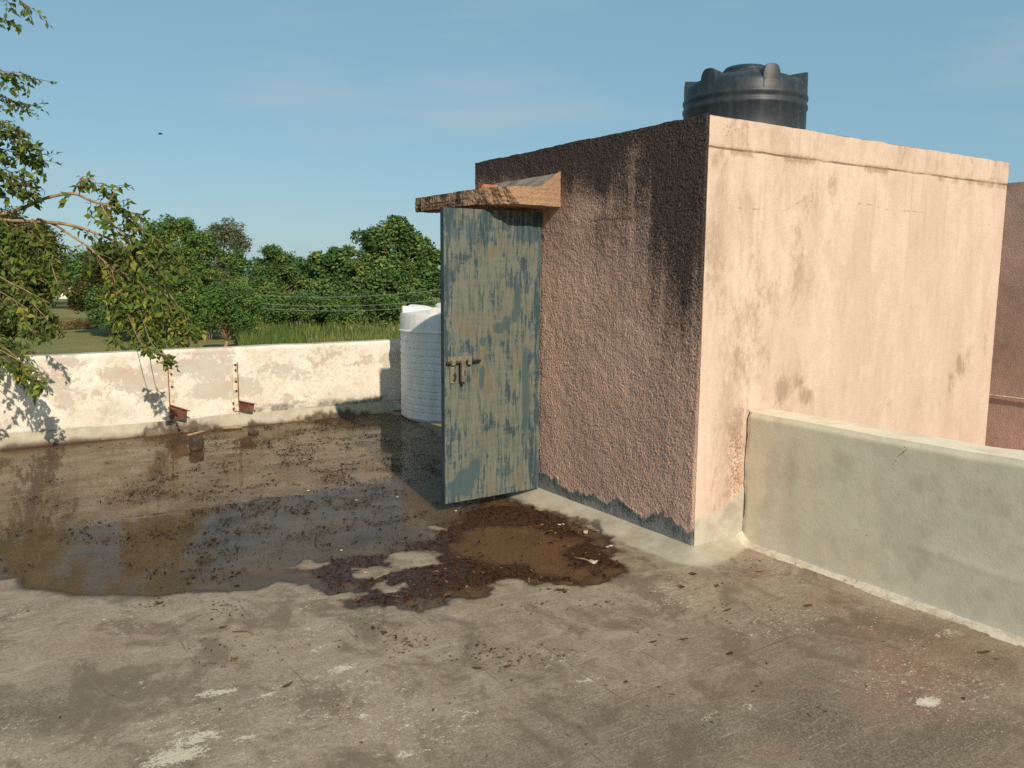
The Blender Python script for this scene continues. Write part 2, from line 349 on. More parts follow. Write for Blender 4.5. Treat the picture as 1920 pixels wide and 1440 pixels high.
def m_water():
    b = NB('puddle_water'); p = b.pos()
    n = b.bump(b.noise(p, 9, 3, 0.5), 0.10, 0.01)
    lw = b.n('ShaderNodeLayerWeight'); lw.inputs['Blend'].default_value = 0.5; b.put(lw.inputs['Normal'], n)
    film = b.ramp(b.noise(b.pos((1, 1.5, 1)), 3.2, 7, 0.72, 0.4), 0.40, 0.62, 0.55, 1.0)    # scum and silt dull the surface in patches
    fres = b.mul(b.mul(b.mul(b.mul(lw.outputs['Facing'], 5.0, 'POWER'), 0.74), film), 0.015, 'ADD')
    t = b.n('ShaderNodeBsdfTransparent'); t.inputs[0].default_value = (0.95, 0.88, 0.76, 1)
    g = b.n('ShaderNodeBsdfGlossy'); b.put(g.inputs['Roughness'], b.ramp(b.noise(p, 2.1, 5, 0.65), 0.35, 0.65, 0.03, 0.085)); b.put(g.inputs['Normal'], n)
    df = b.n('ShaderNodeBsdfDiffuse'); b.put(df.inputs[0], b.mix(b.ramp(b.noise(p, 1.6, 5, 0.6), 0.35, 0.65), (0.08, 0.056, 0.038), (0.13, 0.09, 0.057)))
    mk = b.n('ShaderNodeMixShader'); mk.inputs[0].default_value = 0.18; b.put(mk.inputs[1], t.outputs[0]); b.put(mk.inputs[2], df.outputs[0])
    m = b.n('ShaderNodeMixShader'); b.put(m.inputs[0], fres); b.put(m.inputs[1], mk.outputs[0]); b.put(m.inputs[2], g.outputs[0])
    o = b.n('ShaderNodeOutputMaterial'); b.put(o.inputs[0], m.outputs[0]); return b.m
M_WATER = m_water()

def m_door():
    b = NB('worn_door_paint'); p = b.pos(); r, g, bl, a, _ = b.attr('mask')
    vs = b.pos((14, 14, 1.5)); hs_ = b.pos((2.2, 2.2, 14))
    nv_ = b.ramp(b.noise(vs, 3.2, 7, 0.75), 0.3, 0.7); nh = b.ramp(b.noise(hs_, 3.2, 7, 0.75), 0.3, 0.7); nb_ = b.ramp(b.noise(b.pos((1.6, 1.6, 1)), 5.0, 7, 0.7, 0.3), 0.33, 0.67)
    blue = b.mix(b.ramp(nv_, 0.35, 0.66), (0.032, 0.058, 0.068), (0.07, 0.105, 0.115))
    och = b.mix(b.ramp(nh, 0.36, 0.64), (0.118, 0.118, 0.078), (0.15, 0.155, 0.112)); och = b.mix(b.ramp(b.noise(p, 5, 4), 0.52, 0.66), och, (0.17, 0.125, 0.065))
    gry = b.mix(b.ramp(nv_, 0.4, 0.6), (0.09, 0.108, 0.098), (0.14, 0.155, 0.13))
    w = b.mul(b.mul(r, b.mul(nb_, 0.72), 'ADD'), b.mul(b.mul(nv_, 0.60), b.mul(nh, 0.28), 'ADD'), 'ADD')
    fn = b.mul(b.mul(b.noise(b.pos((5, 5, 2)), 14, 6, 0.75), 0.5, 'SUBTRACT'), 0.9); w = b.mul(w, fn, 'ADD')
    c = b.mix(b.ramp(w, 1.06, 1.22), blue, gry); c = b.mix(b.mul(b.ramp(w, 1.30, 1.5), 0.5), c, och)
    scr = b.ramp(b.noise(b.pos((40, 40, 2)), 3, 4, 0.6), 0.66, 0.72); c = b.mix(b.mul(scr, 0.55), c, (0.24, 0.255, 0.225))
    c = b.mix(b.mul(g, 0.9), c, (0.05, 0.085, 0.095))
    return b.out(c, 0.62, b.bump(b.noise(p, 40, 4), 0.12, 0.004), 0.35)
M_DOOR = m_door()
M_DOORFRAME = plain('door_frame_steel', (0.035, 0.055, 0.065), 0.6, 0.3, 12)
M_BOLT = plain('latch_rusty_iron', (0.045, 0.03, 0.024), 0.6, 0.5, 40, 0.3, 0.4)
M_LATCH = plain('latch_painted_plate', (0.17, 0.16, 0.115), 0.7, 0.3, 30, 0.2)
M_RUST = plain('rusted_steel', (0.22, 0.095, 0.05), 0.85, 0.45, 26, 0.5)
M_RUSTDK = plain('dark_rusted_plate', (0.15, 0.062, 0.04), 0.85, 0.4, 18, 0.5)
M_STRIP = plain('whitewashed_strip', (0.62, 0.54, 0.40), 0.9, 0.35, 22, 0.3)
M_BRICK = plain('broken_brick', (0.36, 0.15, 0.085), 0.95, 0.3, 30, 0.6)
M_STONE = plain('wet_mortar_lump', (0.075, 0.052, 0.038), 0.75, 0.45, 24, 0.9)
M_TIMBER = plain('bleached_stick', (0.33, 0.25, 0.14), 0.9, 0.3, 20, 0.4)
M_CORE = plain('inner_plaster', (0.22, 0.17, 0.14), 0.95, 0.2, 6)
M_BODY = plain('outer_wall_plaster', (0.50, 0.36, 0.27), 0.95, 0.2, 3, 0.3)
M_SLABTOP = plain('weathered_slab_top', (0.20, 0.175, 0.14), 0.95, 0.4, 9, 0.6)
M_WIRE = plain('aluminium_wire', (0.32, 0.33, 0.33), 0.5, 0.1)
M_CONC = plain('concrete_pole', (0.33, 0.31, 0.27), 0.95, 0.2, 5, 0.3)
M_FARW = plain('far_white_wall', (0.72, 0.68, 0.60), 0.95, 0.1, 2)
M_FARR = plain('far_roof', (0.35, 0.30, 0.26), 0.95, 0.2, 2)
M_BIRD = plain('bird_feathers', (0.035, 0.03, 0.03), 0.9, 0.2)
M_WINDOW = plain('dark_window', (0.03, 0.035, 0.04), 0.3, 0.2)

def m_tank_black():
    b = NB('black_polyethylene'); p = b.pos()
    st = b.ramp(b.noise(b.pos((9, 9, 0.7)), 2.2, 5, 0.65), 0.42, 0.72)
    c = b.mix(st, (0.018, 0.028, 0.038), (0.045, 0.056, 0.063)); c = b.mix(b.mul(b.ramp(b.noise(p, 30, 4), 0.4, 0.7), 0.3), c, (0.07, 0.07, 0.064))
    return b.out(c, 0.48, b.bump(b.noise(p, 25, 3), 0.05, 0.01), 0.4)
M_TBLACK = m_tank_black()
def m_tank_white():
    b = NB('white_polyethylene'); p = b.pos()
    st = b.ramp(b.noise(b.pos((7, 7, 1)), 2.2, 5, 0.65), 0.4, 0.75)
    c = b.mix(st, (0.74, 0.73, 0.70), (0.62, 0.60, 0.54))
    return b.out(c, 0.5, b.bump(b.noise(p, 20, 3), 0.05, 0.01), 0.4)
M_TWHITE = m_tank_white()

def m_leaf(name, c0, c1, c2, trans=0.25, spec=0.22):
    """c0 dark, c1 mid, c2 yellowish, mixed by each leaf's own tint"""
    b = NB(name); r, g, bl, a, _ = b.attr('tint')
    c = b.mix(r, c0, c1); c = b.mix(b.ramp(g, 0.62, 1.0), c, c2)
    d = b.n('ShaderNodeBsdfPrincipled'); b.put(d.inputs['Base Color'], c); d.inputs['Roughness'].default_value = 0.6; d.inputs['Specular IOR Level'].default_value = spec
    t = b.n('ShaderNodeBsdfTranslucent'); b.put(t.inputs[0], b.mix(0.35, c, c2))
    m = b.n('ShaderNodeMixShader'); m.inputs[0].default_value = trans; b.put(m.inputs[1], d.outputs[0]); b.put(m.inputs[2], t.outputs[0])
    o = b.n('ShaderNodeOutputMaterial'); b.put(o.inputs[0], m.outputs[0]); return b.m
LEAF_DK = m_leaf('leaf_dark_green', (0.046, 0.096, 0.029), (0.131, 0.229, 0.06), (0.246, 0.307, 0.079))
LEAF_MD = m_leaf('leaf_mid_green', (0.051, 0.111, 0.027), (0.144, 0.254, 0.055), (0.287, 0.321, 0.075))
LEAF_YL = m_leaf('leaf_olive', (0.022, 0.034, 0.008), (0.085, 0.10, 0.018), (0.21, 0.18, 0.03))
LEAF_NEAR = m_leaf('leaf_near_branch', (0.048, 0.084, 0.019), (0.156, 0.221, 0.039), (0.375, 0.35, 0.056), 0.3)
LEAF_PALE = m_leaf('leaf_pale_feathery', (0.076, 0.101, 0.05), (0.185, 0.21, 0.109), (0.286, 0.269, 0.134))
LEAF_DRY = m_leaf('leaf_dry', (0.05, 0.028, 0.012), (0.17, 0.095, 0.035), (0.33, 0.22, 0.09), 0.1)
CROP = m_leaf('crop_blade', (0.06, 0.11, 0.02), (0.15, 0.22, 0.05), (0.30, 0.27, 0.10), 0.25)
LITTER = m_leaf('wet_litter', (0.015, 0.008, 0.005), (0.055, 0.027, 0.010), (0.27, 0.17, 0.07), 0.0, 0.06)
BARK = plain('pale_bark', (0.30, 0.20, 0.115), 0.9, 0.35, 14, 0.5)
BARK_DK = plain('grey_bark', (0.16, 0.11, 0.075), 0.95, 0.35, 5, 0.4)
BARK_RED = plain('red_bark', (0.26, 0.09, 0.04), 0.95, 0.35, 5, 0.4)

# ------------------------------------------------------------------ the site, in metres (terrace floor z = 0)
CX, CY, BH, LX, LY = 3.2575, 3.0624, 2.38, 3.118, 2.3575      # stair room: corner, height, lengths
PY, PH, PT = 8.353, 0.80, 0.23                                 # far parapet
QX, QH, QT = 3.645, 0.78, 0.21                                 # right parapet
GZ = -3.4                                                      # ground
WATER_Z = -0.004

# ---- terrain
def m_ground():
    b = NB('field_ground'); p = b.pos()
    f = b.ramp(b.noise(p, 0.06, 6, 0.6), 0.4, 0.62); f2 = b.ramp(b.noise(p, 0.9, 6, 0.7), 0.35, 0.68)
    c = b.mix(f, (0.27, 0.235, 0.105), (0.13, 0.165, 0.045)); c = b.mix(b.mul(f2, 0.5), c, (0.18, 0.165, 0.065))
    return b.out(c, 1.0, b.bump(b.noise(p, 3, 6, 0.7), 0.8, 0.15), 0.1)
gx = np.concatenate([np.linspace(-900, -120, 14), np.linspace(-110, 170, 90), np.linspace(180, 1000, 14)])
gy = np.concatenate([np.linspace(-600, -60, 10), np.linspace(-50, 200, 90), np.linspace(215, 1400, 16)])
X, Y = np.meshgrid(gx, gy); Z = GZ + (fbm(X/22, Y/22, 4, 3)-0.5)*0.5*sst(np.hypot(X, Y), 14, 40)
tag(grid('ground', np.stack([X, Y, Z], -1), m_ground()), kind='structure')

# ---- terrace floor with puddle hollow, cement fillets and all its stains
PUD = [(-1.034, 6.161), (-0.33, 4.965), (0.03, 4.716), (0.111, 4.707), (0.133, 4.54), (0.232, 4.419), (0.312, 4.288), (0.522, 4.192), (0.644, 4.066), (0.786, 4.046), (0.931, 3.913), (1.047, 3.87), (1.144, 3.888), (1.231, 3.951), (1.285, 3.865), (1.368, 3.786), (1.381, 3.639), (1.478, 3.64), (1.544, 3.533), (1.391, 3.508), (1.402, 3.426), (1.573, 3.353), (1.642, 3.214), (1.803, 3.303), (1.9, 3.369), (1.943, 3.26), (2.07, 3.242), (2.196, 3.278), (2.28, 3.173), (2.42, 3.05), (2.59, 3.025), (2.756, 3.113), (2.84, 3.232), (2.96, 3.276), (3.026, 3.47), (3.079, 3.732), (3.053, 3.967), (3.034, 4.201), (3.044, 4.401), (3.01, 4.547)] + [(3.08, 4.9), (3.2, 5.5), (3.5, 5.9), (3.75, 7.0), (3.9, 8.2), (3.6, 8.27), (1.6, 8.27), (0.3, 8.27), (-1.4, 8.2), (-1.75, 6.4)]
MUD1 = [(1.302, 3.914), (1.491, 4.117), (1.763, 4.096), (2.2, 4.09), (2.517, 4.39), (2.791, 4.577), (2.975, 4.46), (3.013, 4.143), (3.077, 3.834), (2.957, 3.277), (2.657, 3.042), (2.429, 3.061), (2.282, 3.223), (2.184, 3.32), (1.896, 3.363), (1.68, 3.233), (1.378, 3.464), (1.413, 3.617)]
POOL = [(2.119, 3.816), (2.41, 4.074), (2.685, 4.085), (2.905, 3.881), (2.876, 3.657), (2.669, 3.463), (2.639, 3.283), (2.736, 3.22), (2.533, 3.148), (2.386, 3.37), (2.275, 3.565)]
ISL = [(q, s) for q, s in zip([(1.929, 3.866), (1.61, 3.795), (1.421, 4.047), (1.626, 3.537), (2.242, 4.305), (1.436, 3.54)], (0.085, 0.05, 0.03, 0.035, 0.03, 0.03))]
STEP = 0.0105
fx = np.arange(-2.0, 3.92, STEP); fy = np.concatenate([np.arange(1.0, 8.36, STEP)])
X, Y = np.meshgrid(fx, fy)
wob = (fbm(X*4.2, Y*4.2, 5, 7)-0.5)*0.26 + (fbm(X*22, Y*22, 3, 8)-0.5)*0.07
wobw = np.clip(0.25+0.75*sst(X, 0.6, 1.5), 0, 1)
d_p = sdf(X, Y, PUD) + wob*wobw
for (qx, qy), s in ISL:
    d_p = np.maximum(d_p, s*1.1 - np.hypot((X-qx)*0.75+(Y-qy)*0.3, Y-qy) + wob*1.5)
d_m = sdf(X, Y, MUD1) + (fbm(X*6, Y*6, 4, 21)-0.5)*0.30
d_pool = sdf(X, Y, POOL) + (fbm(X*7, Y*7, 4, 22)-0.5)*0.22
mud = sst(-d_m, -0.02, 0.05)*(1-0.85*sst(-d_pool, -0.05, 0.07))
mud = mud*sst(-d_p, -0.015, 0.01)
# slicks of fine silt further back in the water
silt = sst(fbm(X*3.1+4, Y*3.1, 5, 33), 0.56, 0.74)*sst(-d_p, 0.05, 0.4)*sst(X, 0.2, 1.4)
Z = np.where(d_p > 0, np.minimum(d_p*0.06, 0.003), np.maximum(d_p*0.10, -0.012)-0.0045*sst(-d_p, 0, .02))
Z = Z + (fbm(X*3, Y*3, 3, 5)-0.5)*0.003*sst(d_p, 0.1, 0.4)
Z = np.where(mud > 0.3, np.maximum(Z, Z*(1-mud)+mud*(-0.003+0.014*(fbm(X*30, Y*30, 3, 41)-0.22))), Z) + silt*(fbm(X*24, Y*24, 3, 42)-0.35)*0.008
# cement fillet at the foot of the stair room, the far parapet and the white-painted one at the right parapet
n1 = (fbm(X*5, Y*5, 4, 51)-0.5)
fw_ = 0.235+n1*0.08
dq = np.hypot(np.maximum(CX-X, 0), np.maximum(CY-Y, 0)); fwx = np.where(X > CX, np.maximum(fw_*np.clip(1-(X-CX)/0.6, 0.25, 1), 0.05), fw_)
f1 = np.clip(1-dq/fwx, 0, 1)*(1-sst(Y, 4.56, 4.72))*((X < CX+0.05) | (Y < CY+0.05)); f1 = f1*f1*(1.6-0.6*f1)
f3 = np.clip((Y-(PY-0.085))/0.085, 0, 1)
qn = (vn(Y*9, Y*0, 61)-0.5)*0.02
f4 = np.clip((X-(QX-0.052-qn))/0.05, 0, 1)*(Y < CY+.02)*(X < QX+0.03)
Z = Z + f1*0.055 + f3*0.115 + f4*0.022
cem = sst(f1+(fbm(X*16, Y*16, 4, 52)-.5)*.06, 0.02, 0.10)*(1-0.3*sst(n1, -.1, .1)*sst(-f1, -0.3, 0))
cem = np.maximum(cem, sst(f3, 0.02, .2)*0.9)
wet = sst(-d_p, -0.02-0.03*fbm(X*9, Y*9, 3, 71), 0.012)
wet = np.maximum(wet*0.93, 0.55*sst(-d_p, -0.10, 0.0)*sst(fbm(X*6, Y*6, 3, 72), 0.45, 0.6))*(1-sst(f1, 0.05, 0.25))*(1-sst(f3, .25, .5))
red = np.zeros_like(X)
for (qx, qy), s, k in zip([(3.235, 1.953), (3.14, 1.657), (2.824, 1.56), (2.797, 1.443), (3.313, 2.664), (3.336, 2.238), (2.555, 1.83), (0.507, 3.654), (0.284, 3.677), (1.416, 2.474), (1.873, 6.325), (2.652, 5.433), (2.082, 1.576)], (0.25,0.3,0.24,0.14,0.12,0.2,0.1,0.16,0.2,0.06,0.4,0.3,0.1), (0.75,1.0,0.9,0.9,0.7,0.6,0.45,0.35,0.3,0.2,0.35,0.35,0.5)):
    red = np.maximum(red, k*gauss(X, Y, qx, qy, s, s*0.8))
red = np.clip(red*(0.35+1.3*fbm(X*5, Y*5, 5, 81)) , 0, 1)*sst(red, 0.08, .35)
pale = np.zeros_like(X)
for (qx, qy), s, k in zip([(0.661, 2.965), (0.534, 2.693), (0.453, 2.626), (0.513, 2.756), (0.823, 2.846), (0.872, 2.875), (1.12, 2.887), (1.116, 3.11), (2.824, 1.478), (1.885, 2.471), (1.888, 2.287), (1.374, 2.325), (1.077, 2.23), (1.375, 3.658), (1.446, 3.312), (2.712, 2.64), (2.787, 2.789), (1.151, 3.269), (0.391, 3.89), (0.696, 3.727), (0.944, 2.876), (2.785, 1.756), (3.461, 1.743), (0.668, 2.606), (2.23, 1.812), (2.076, 1.848), (0.465, 2.959)],
        (0.07,0.08,0.09,0.05,0.035,0.03,0.06,0.09,0.05,0.12,0.06,0.07,0.04,0.2,0.2,0.22,0.15,0.16,0.22,0.25,0.05,0.1,0.07,0.05,0.1,0.07,0.1),
        (0.75,0.8,0.95,0.6,0.7,0.6,0.75,0.45,1.2,0.42,0.6,0.5,0.7,0.42,0.4,0.42,0.45,0.4,0.34,0.3,0.4,0.4,0.6,0.7,0.35,0.4,0.25)):
    pale = np.maximum(pale, k*np.exp(-(((X-qx)*0.75+(Y-qy)*0.25)/s)**2*1.0-((Y-qy)/s)**2*1.6))
pale = np.maximum(pale, 0.36*sst(fbm(X*1.7, Y*2.6, 5, 91), 0.52, 0.72)*sst(d_p, 0.02, 0.2))
# whitewash drips: many small dots near the right parapet
wht = np.where(f4 > 0.02, 1.0, 0.0)*sst(vn(Y*30, X*30, 63)+0.5, 0.25, 0.5)
spl = np.zeros_like(X)
dz = [(3.43, 2.589), (3.407, 2.473), (3.227, 2.162), (3.565, 2.053), (3.196, 1.978), (3.119, 2.127), (2.682, 1.496), (2.712, 1.434), (2.76, 1.403), (3.033, 1.471), (3.077, 1.395), (2.97, 1.287), (2.798, 1.257), (3.53, 2.808), (3.366, 1.538), (3.186, 1.573), (3.414, 2.933), (3.22, 2.909), (3.339, 2.019)]
for (qx, qy) in dz: spl = np.maximum(spl, gauss(X, Y, qx, qy, 0.10, 0.075))
spl = np.maximum(spl, 0.16*sst(X, 0.8, 2.2)*sst(d_p, 0, .2))
(qx, qy), = [(2.822, 1.479)]
wht = np.maximum(wht, 1.0*(1-sst(np.hypot((X-qx)*0.9+(Y-qy)*.5, Y-qy)+0.05*(fbm(X*26, Y*26, 3, 64)-.5), 0.015, 0.05)))
dark = np.zeros_like(X)
for (qx, qy), s, k in zip([(2.391, 1.706), (1.896, 1.751), (2.566, 1.314), (1.673, 1.896), (2.77, 2.128), (2.464, 2.208), (3.254, 1.815), (3.295, 1.503), (2.288, 1.424), (0.084, 3.206), (1.451, 2.04)], (0.5,0.5,0.5,0.5,0.4,0.3,0.25,0.2,0.4,0.25,0.4), (0.8,0.75,0.8,0.55,0.7,0.5,0.8,0.8,0.7,0.6,0.45)):
    dark = np.maximum(dark, k*gauss(X, Y, qx, qy, s, s*0.75))
dark = np.clip(dark*(0.35+1.6*fbm(X*3.5, Y*5.5, 5, 95)), 0, 1)
vis = sst(fbm(X*0.9+3, Y*0.9, 3, 97), 0.45, 0.62)
line = vis*sst(d_p, 0.0, 0.05)
under = (X > CX+0.06) & (Y > CY+0.06) & (Y < CY+LY-0.06)
terrace = grid('terrace_floor', np.stack([X, Y, Z], -1), M_FLOOR, None,
     {'mask': st4(wet, np.clip(np.maximum(mud, silt*0.75), 0, 1), red, cem), 'mask2': st4(wht, pale, dark, line), 'mask3': st4(spl, sst(-d_pool, -0.06, 0.08)*sst(-d_p, 0, 0.03), np.exp(-(np.minimum(d_p+0.012, 0.2)/0.026)**2)*(d_p < 0.08), X*0)})
tag(terrace, kind='structure')
FZ, FD, FMUD, FPOOL = Z, d_p, d_m, d_pool
def floor_z(x, y):
    i = int(np.clip((x-fx[0])/STEP, 0, len(fx)-1)); j = int(np.clip((y-fy[0])/STEP, 0, len(fy)-1)); return float(FZ[j, i])
mb = MB()
for (a, b_) in (((-8, -6), (fx[0], 8.36)), ((fx[0], -6), (fx[-1], fy[0]))):
    mb.add([(a[0], a[1], 0.0), (b_[0], a[1], 0.0), (b_[0], b_[1], 0.0), (a[0], b_[1], 0.0)], [(0, 1, 2, 3)])
link_o = mb.build('terrace_floor', M_FLOOR); tag(link_o, kind='structure')
# puddle: level water that the hollow of the floor holds
wx = np.linspace(-1.95, 3.9, 60); wy = np.linspace(3.0, 8.34, 60); XX, YY = np.meshgrid(wx, wy)
wk = ~((XX[:-1, :-1] > CX-0.1) & (YY[:-1, :-1] < CY+LY))
tag(grid('puddle_water', np.stack([XX, YY, np.full_like(XX, WATER_Z)], -1), M_WATER, None, None, wk), kind='structure')

# ---- building under the terrace
bld = empty('building', (0, 0, GZ), 'plastered building whose flat roof is the concrete terrace', 'building')
mb = MB(); mb.box((-8, -6, GZ-0.3), (QX+QT, PY+PT, -0.06)); mb.build('wall', M_BODY, bld)
mb = MB(); mb.box((QX+QT+0.002, CY+0.02, GZ-0.3), (8.3, CY+LY+1.5, -0.08)); mb.build('wall', M_BODY, bld)

# ---- far parapet, white lime wash flaking off
par = empty('parapet_wall', (1.5, PY, 0), 'long low whitewashed parapet wall with flaking paint behind the puddle', 'wall')
px_ = np.arange(-2.0, 7.0, 0.014); pz_ = np.linspace(0.0, PH, 62)
X, Zz = np.meshgrid(px_, pz_)
bmp = (fbm(X*2.5, Zz*2.5, 4, 101)-0.5)*0.018 + (fbm(X*14, Zz*14, 3, 102)-0.5)*0.005
topn = (fbm(px_*3, px_*0+2, 3, 103)-0.5)*0.012
Zd = Zz + topn[None, :]*(Zz/PH)
Yd = PY - bmp - 0.0
rnd = sst(Zz, PH-0.03, PH)*0.012; Yd = Yd + rnd
flake = np.zeros_like(X)
for (qx, _, qz), sx, sz, k in zip([(1.334, 8.353, 0.487), (1.154, 8.353, 0.601), (1.629, 8.353, 0.623), (1.928, 8.353, 0.605), (2.074, 8.353, 0.38), (2.234, 8.353, 0.423), (2.622, 8.353, 0.564), (0.718, 8.353, 0.726), (3.207, 8.353, 0.703), (2.847, 8.353, 0.494), (1.986, 8.353, 0.762), (1.47, 8.353, 0.347), (0.918, 8.353, 0.416)], (0.22,0.2,0.25,0.25,0.3,0.2,0.2,0.15,0.25,0.25,0.3,0.2,0.2), (0.09,0.08,0.08,0.12,0.1,0.1,0.1,0.06,0.1,0.1,0.05,0.06,0.08), (1,0.8,1,0.9,1,0.9,0.6,0.55,0.4,0.45,0.6,0.6,0.35)):
    flake = np.maximum(flake, k*gauss(X, Zz, qx, qz, sx, sz))
flake = np.clip(flake*(0.3+1.2*fbm(X*7, Zz*9, 5, 105)), 0, 1)
flake = np.maximum(flake, 0.45*sst(fbm(X*3, Zz*5, 5, 106), 0.55, 0.75))
gr = sst(X, 1.9, 2.6)*gauss(Zz, 0, 0.14, 0, 0.045, 1)*(0.35+1.1*sst(fbm(X*12, Zz*14, 4, 107), 0.35, 0.65))
crk = (1-sst(np.abs(Zz-0.115-0.02*(vn(X*3, X*0, 108)-0.5)), 0.003, 0.012))*sst(fbm(X*3, X*0, 3, 109), 0.35, 0.6)
mould = 0.5*gauss(X, Zz, 0.6, 0.2, 0.7, 0.12)*sst(fbm(X*6, Zz*6, 4, 110), 0.45, 0.6)
stain = np.clip(1-sst(Zz, 0.0, 0.05), 0, 1)*0.0
grid('wall', np.stack([X, Yd, Zd], -1), M_LIME, par, {'mask': st4(flake, np.clip(np.maximum(gr, crk*0.8)+mould, 0, 1), stain, np.zeros_like(X))})
ty = np.linspace(0, PT-0.012, 12); X, T = np.meshgrid(px_, ty)
Zt = PH + topn[None, :] + (fbm(X*6, T*6, 3, 111)-0.5)*0.006*sst(T, 0.0, .02) - 0.006*sst(T, .1, .22)
Yt = PY + 0.012 - ((fbm(X*2.5, X*0+PH*2.5, 4, 101)-0.5)*0.018 + (fbm(X*14, X*0+PH*14, 3, 102)-0.5)*0.005)*(1-T/PT) + T
zz = np.zeros_like(X)
grid('coping', np.stack([X, Yt, Zt], -1), M_LIME, par, {'mask': st4(zz+0.35, zz+0.25*sst(fbm(X*5, T*9, 4, 112), .45, .7), zz, zz+0.75)})
mb = MB(); mb.box((-2.0, PY+0.03, -0.05), (7.0, PY+PT, PH-0.02)); mb.build('back_face', M_BODY, par)
mb = MB(); mb.box((-8.0, PY, 0), (-2.001, PY+PT, PH)); mb.build('wall', M_STRIP, par)

# ---- right parapet, grey-green cement render
rpar = empty('parapet_wall', (QX+QT/2, 1.0, 0), 'low grey cement parapet wall running from the peach stair room', 'wall')
qy_ = np.concatenate([np.arange(-4.0, 0.6, 0.05), np.arange(0.6, CY+0.001, 0.0105)]); qz_ = np.linspace(0.0, QH, 76)
Yq, Zq = np.meshgrid(qy_, qz_)
bq = (fbm(Yq*1.2, Zq*1.2, 2, 121)-0.5)*0.008 + (fbm(Yq*9, Zq*9, 3, 122)-0.5)*0.0018
ridge = np.exp(-((Zq-0.30-0.03*np.sin(Yq*2.5)-0.05*(vn(Yq*2, Yq*0, 123)-.5))/0.018)**2)*0.0015*sst(vn(Yq*2.2, Yq*0, 124), 0.45, 0.7)
ledge = 0.004*(1-sst(Zq, 0.22, 0.36))*sst(vn(Yq*1.7, Yq*0, 125), 0.3, 0.6)
tq = (fbm(qy_*2.6, qy_*0+5, 3, 126)-0.5)*0.016
endr = 0.02*sst(Yq, CY-0.03, CY)*(vn(Zq*22, Zq*0, 127))
Xq = QX - bq - ridge - ledge + sst(Zq, QH-0.03, QH)*0.012 + endr
tl = [(3.645, 2.126, 0.771), (3.645, 2.102, 0.739), (3.645, 2.144, 0.697), (3.645, 2.161, 0.66), (3.645, 2.188, 0.623)]
crk = seg_dist(Yq, Zq, [(q[1], q[2]) for q in tl])
tl2 = [(3.645, 2.539, 0.307), (3.645, 2.351, 0.285), (3.645, 2.232, 0.263)]
crk = np.minimum(crk, seg_dist(Yq, Zq, [(q[1], q[2]) for q in tl2])+0.0015)
crk = np.clip(crk/0.06, 0, 1)
green = 0.6*sst(fbm(Yq*2.4, Zq*2.8, 5, 130), 0.40, 0.66)
brn = 0.75*gauss(Yq, Zq, 2.75, 0.5, 0.05, 0.13)*fbm(Yq*14, Zq*8, 4, 131) + 0.35*sst(fbm(Yq*7, Zq*7, 5, 132), 0.55, 0.75)
brn = np.maximum(brn, 0.7*sst(ridge, 0.002, 0.006)*fbm(Yq*20, Zq*20, 3, 133))
whq = (1-sst(Zq, 0.02, 0.06))*1.0*sst(vn(Yq*25, Zq*40, 134)+0.4, 0.3, 0.6) + 0.55*gauss(Yq, Zq, 3.04, 0.1, 0.03, 0.15)
rim = np.exp(-((Yq-CY+0.012)/0.008)**2)*0.9
grid('wall', np.stack([Xq, Yq, Zq+tq[None, :]*Zq/QH], -1), M_RENDER, rpar, {'mask': st4(green, brn, np.clip(np.maximum(whq, rim*0.6), 0, 1), crk)}, None, True)
tt = np.linspace(0, QT-0.012, 14); Yt, T = np.meshgrid(qy_, tt)
x_edge = Xq[-1][None, :]
grid('coping', np.stack([x_edge+(QX+QT-x_edge)*(T/(QT-0.012)), Yt, QH+tq[None, :]+(fbm(Yt*7, T*7, 4, 135)-0.5)*0.008*sst(T, 0, .02)], -1), M_RENDER, rpar,
     {'mask': st4(np.zeros_like(T), 0.35*sst(fbm(Yt*9, T*12, 4, 136), .5, .7), 0.55*sst(fbm(Yt*3, T*14, 4, 137), 0.35, 0.6), np.ones_like(T))}, None, False)
mb = MB(); mb.box((QX+0.03, -4.0, -0.05), (QX+QT, CY-0.001, QH-0.02)); mb.build('back_face', M_CONC, rpar)

# ---- stair room
room = empty('stair_room', (CX+LX/2, CY+LY/2, 0), 'pink plastered rooftop stair room with black algae stains and an open steel door', 'stair room')
DY0, DY1, DZ1 = 4.56, 5.33, 1.962                                 # doorway
ys = np.arange(CY, CY+LY+0.001, 0.0046); zs = np.arange(0.0, BH+0.001, 0.0046)
Yw, Zw = np.meshgrid(ys, zs); u = Yw-CY
peb = np.sqrt(np.clip(1-(worley(Yw*92, Zw*92, 201)/0.78)**2, 0, 1)); rough = peb*0.0050*(0.35+1.3*fbm(Yw*24, Zw*24, 3, 212)) + (fbm(Yw*3, Zw*3, 3, 202)-0.5)*0.010
cem_h = 0.15 + (fbm(u*4.5, u*0, 4, 203)-0.5)*0.16 + 0.05*np.exp(-((u-1.4)/0.25)**2) - 0.02*(u < .15)
cemm = 1-sst(Zw+(fbm(Yw*30, Zw*30, 2, 204)-0.5)*0.05, cem_h-0.012, cem_h+0.012)
smooth = 1-sst(Zw, cem_h-0.10, cem_h-0.02)
rough = rough*(1-0.75*smooth*cemm)+cemm*0.004
edge = sst(u, 0, 0.02)*(1-sst(u, LY-0.02, LY))
Xw = CX - rough*(0.35+0.65*edge) + 0.004*(1-edge)
Zt_ = (fbm(ys*9, ys*0, 3, 205)-0.5)*0.014
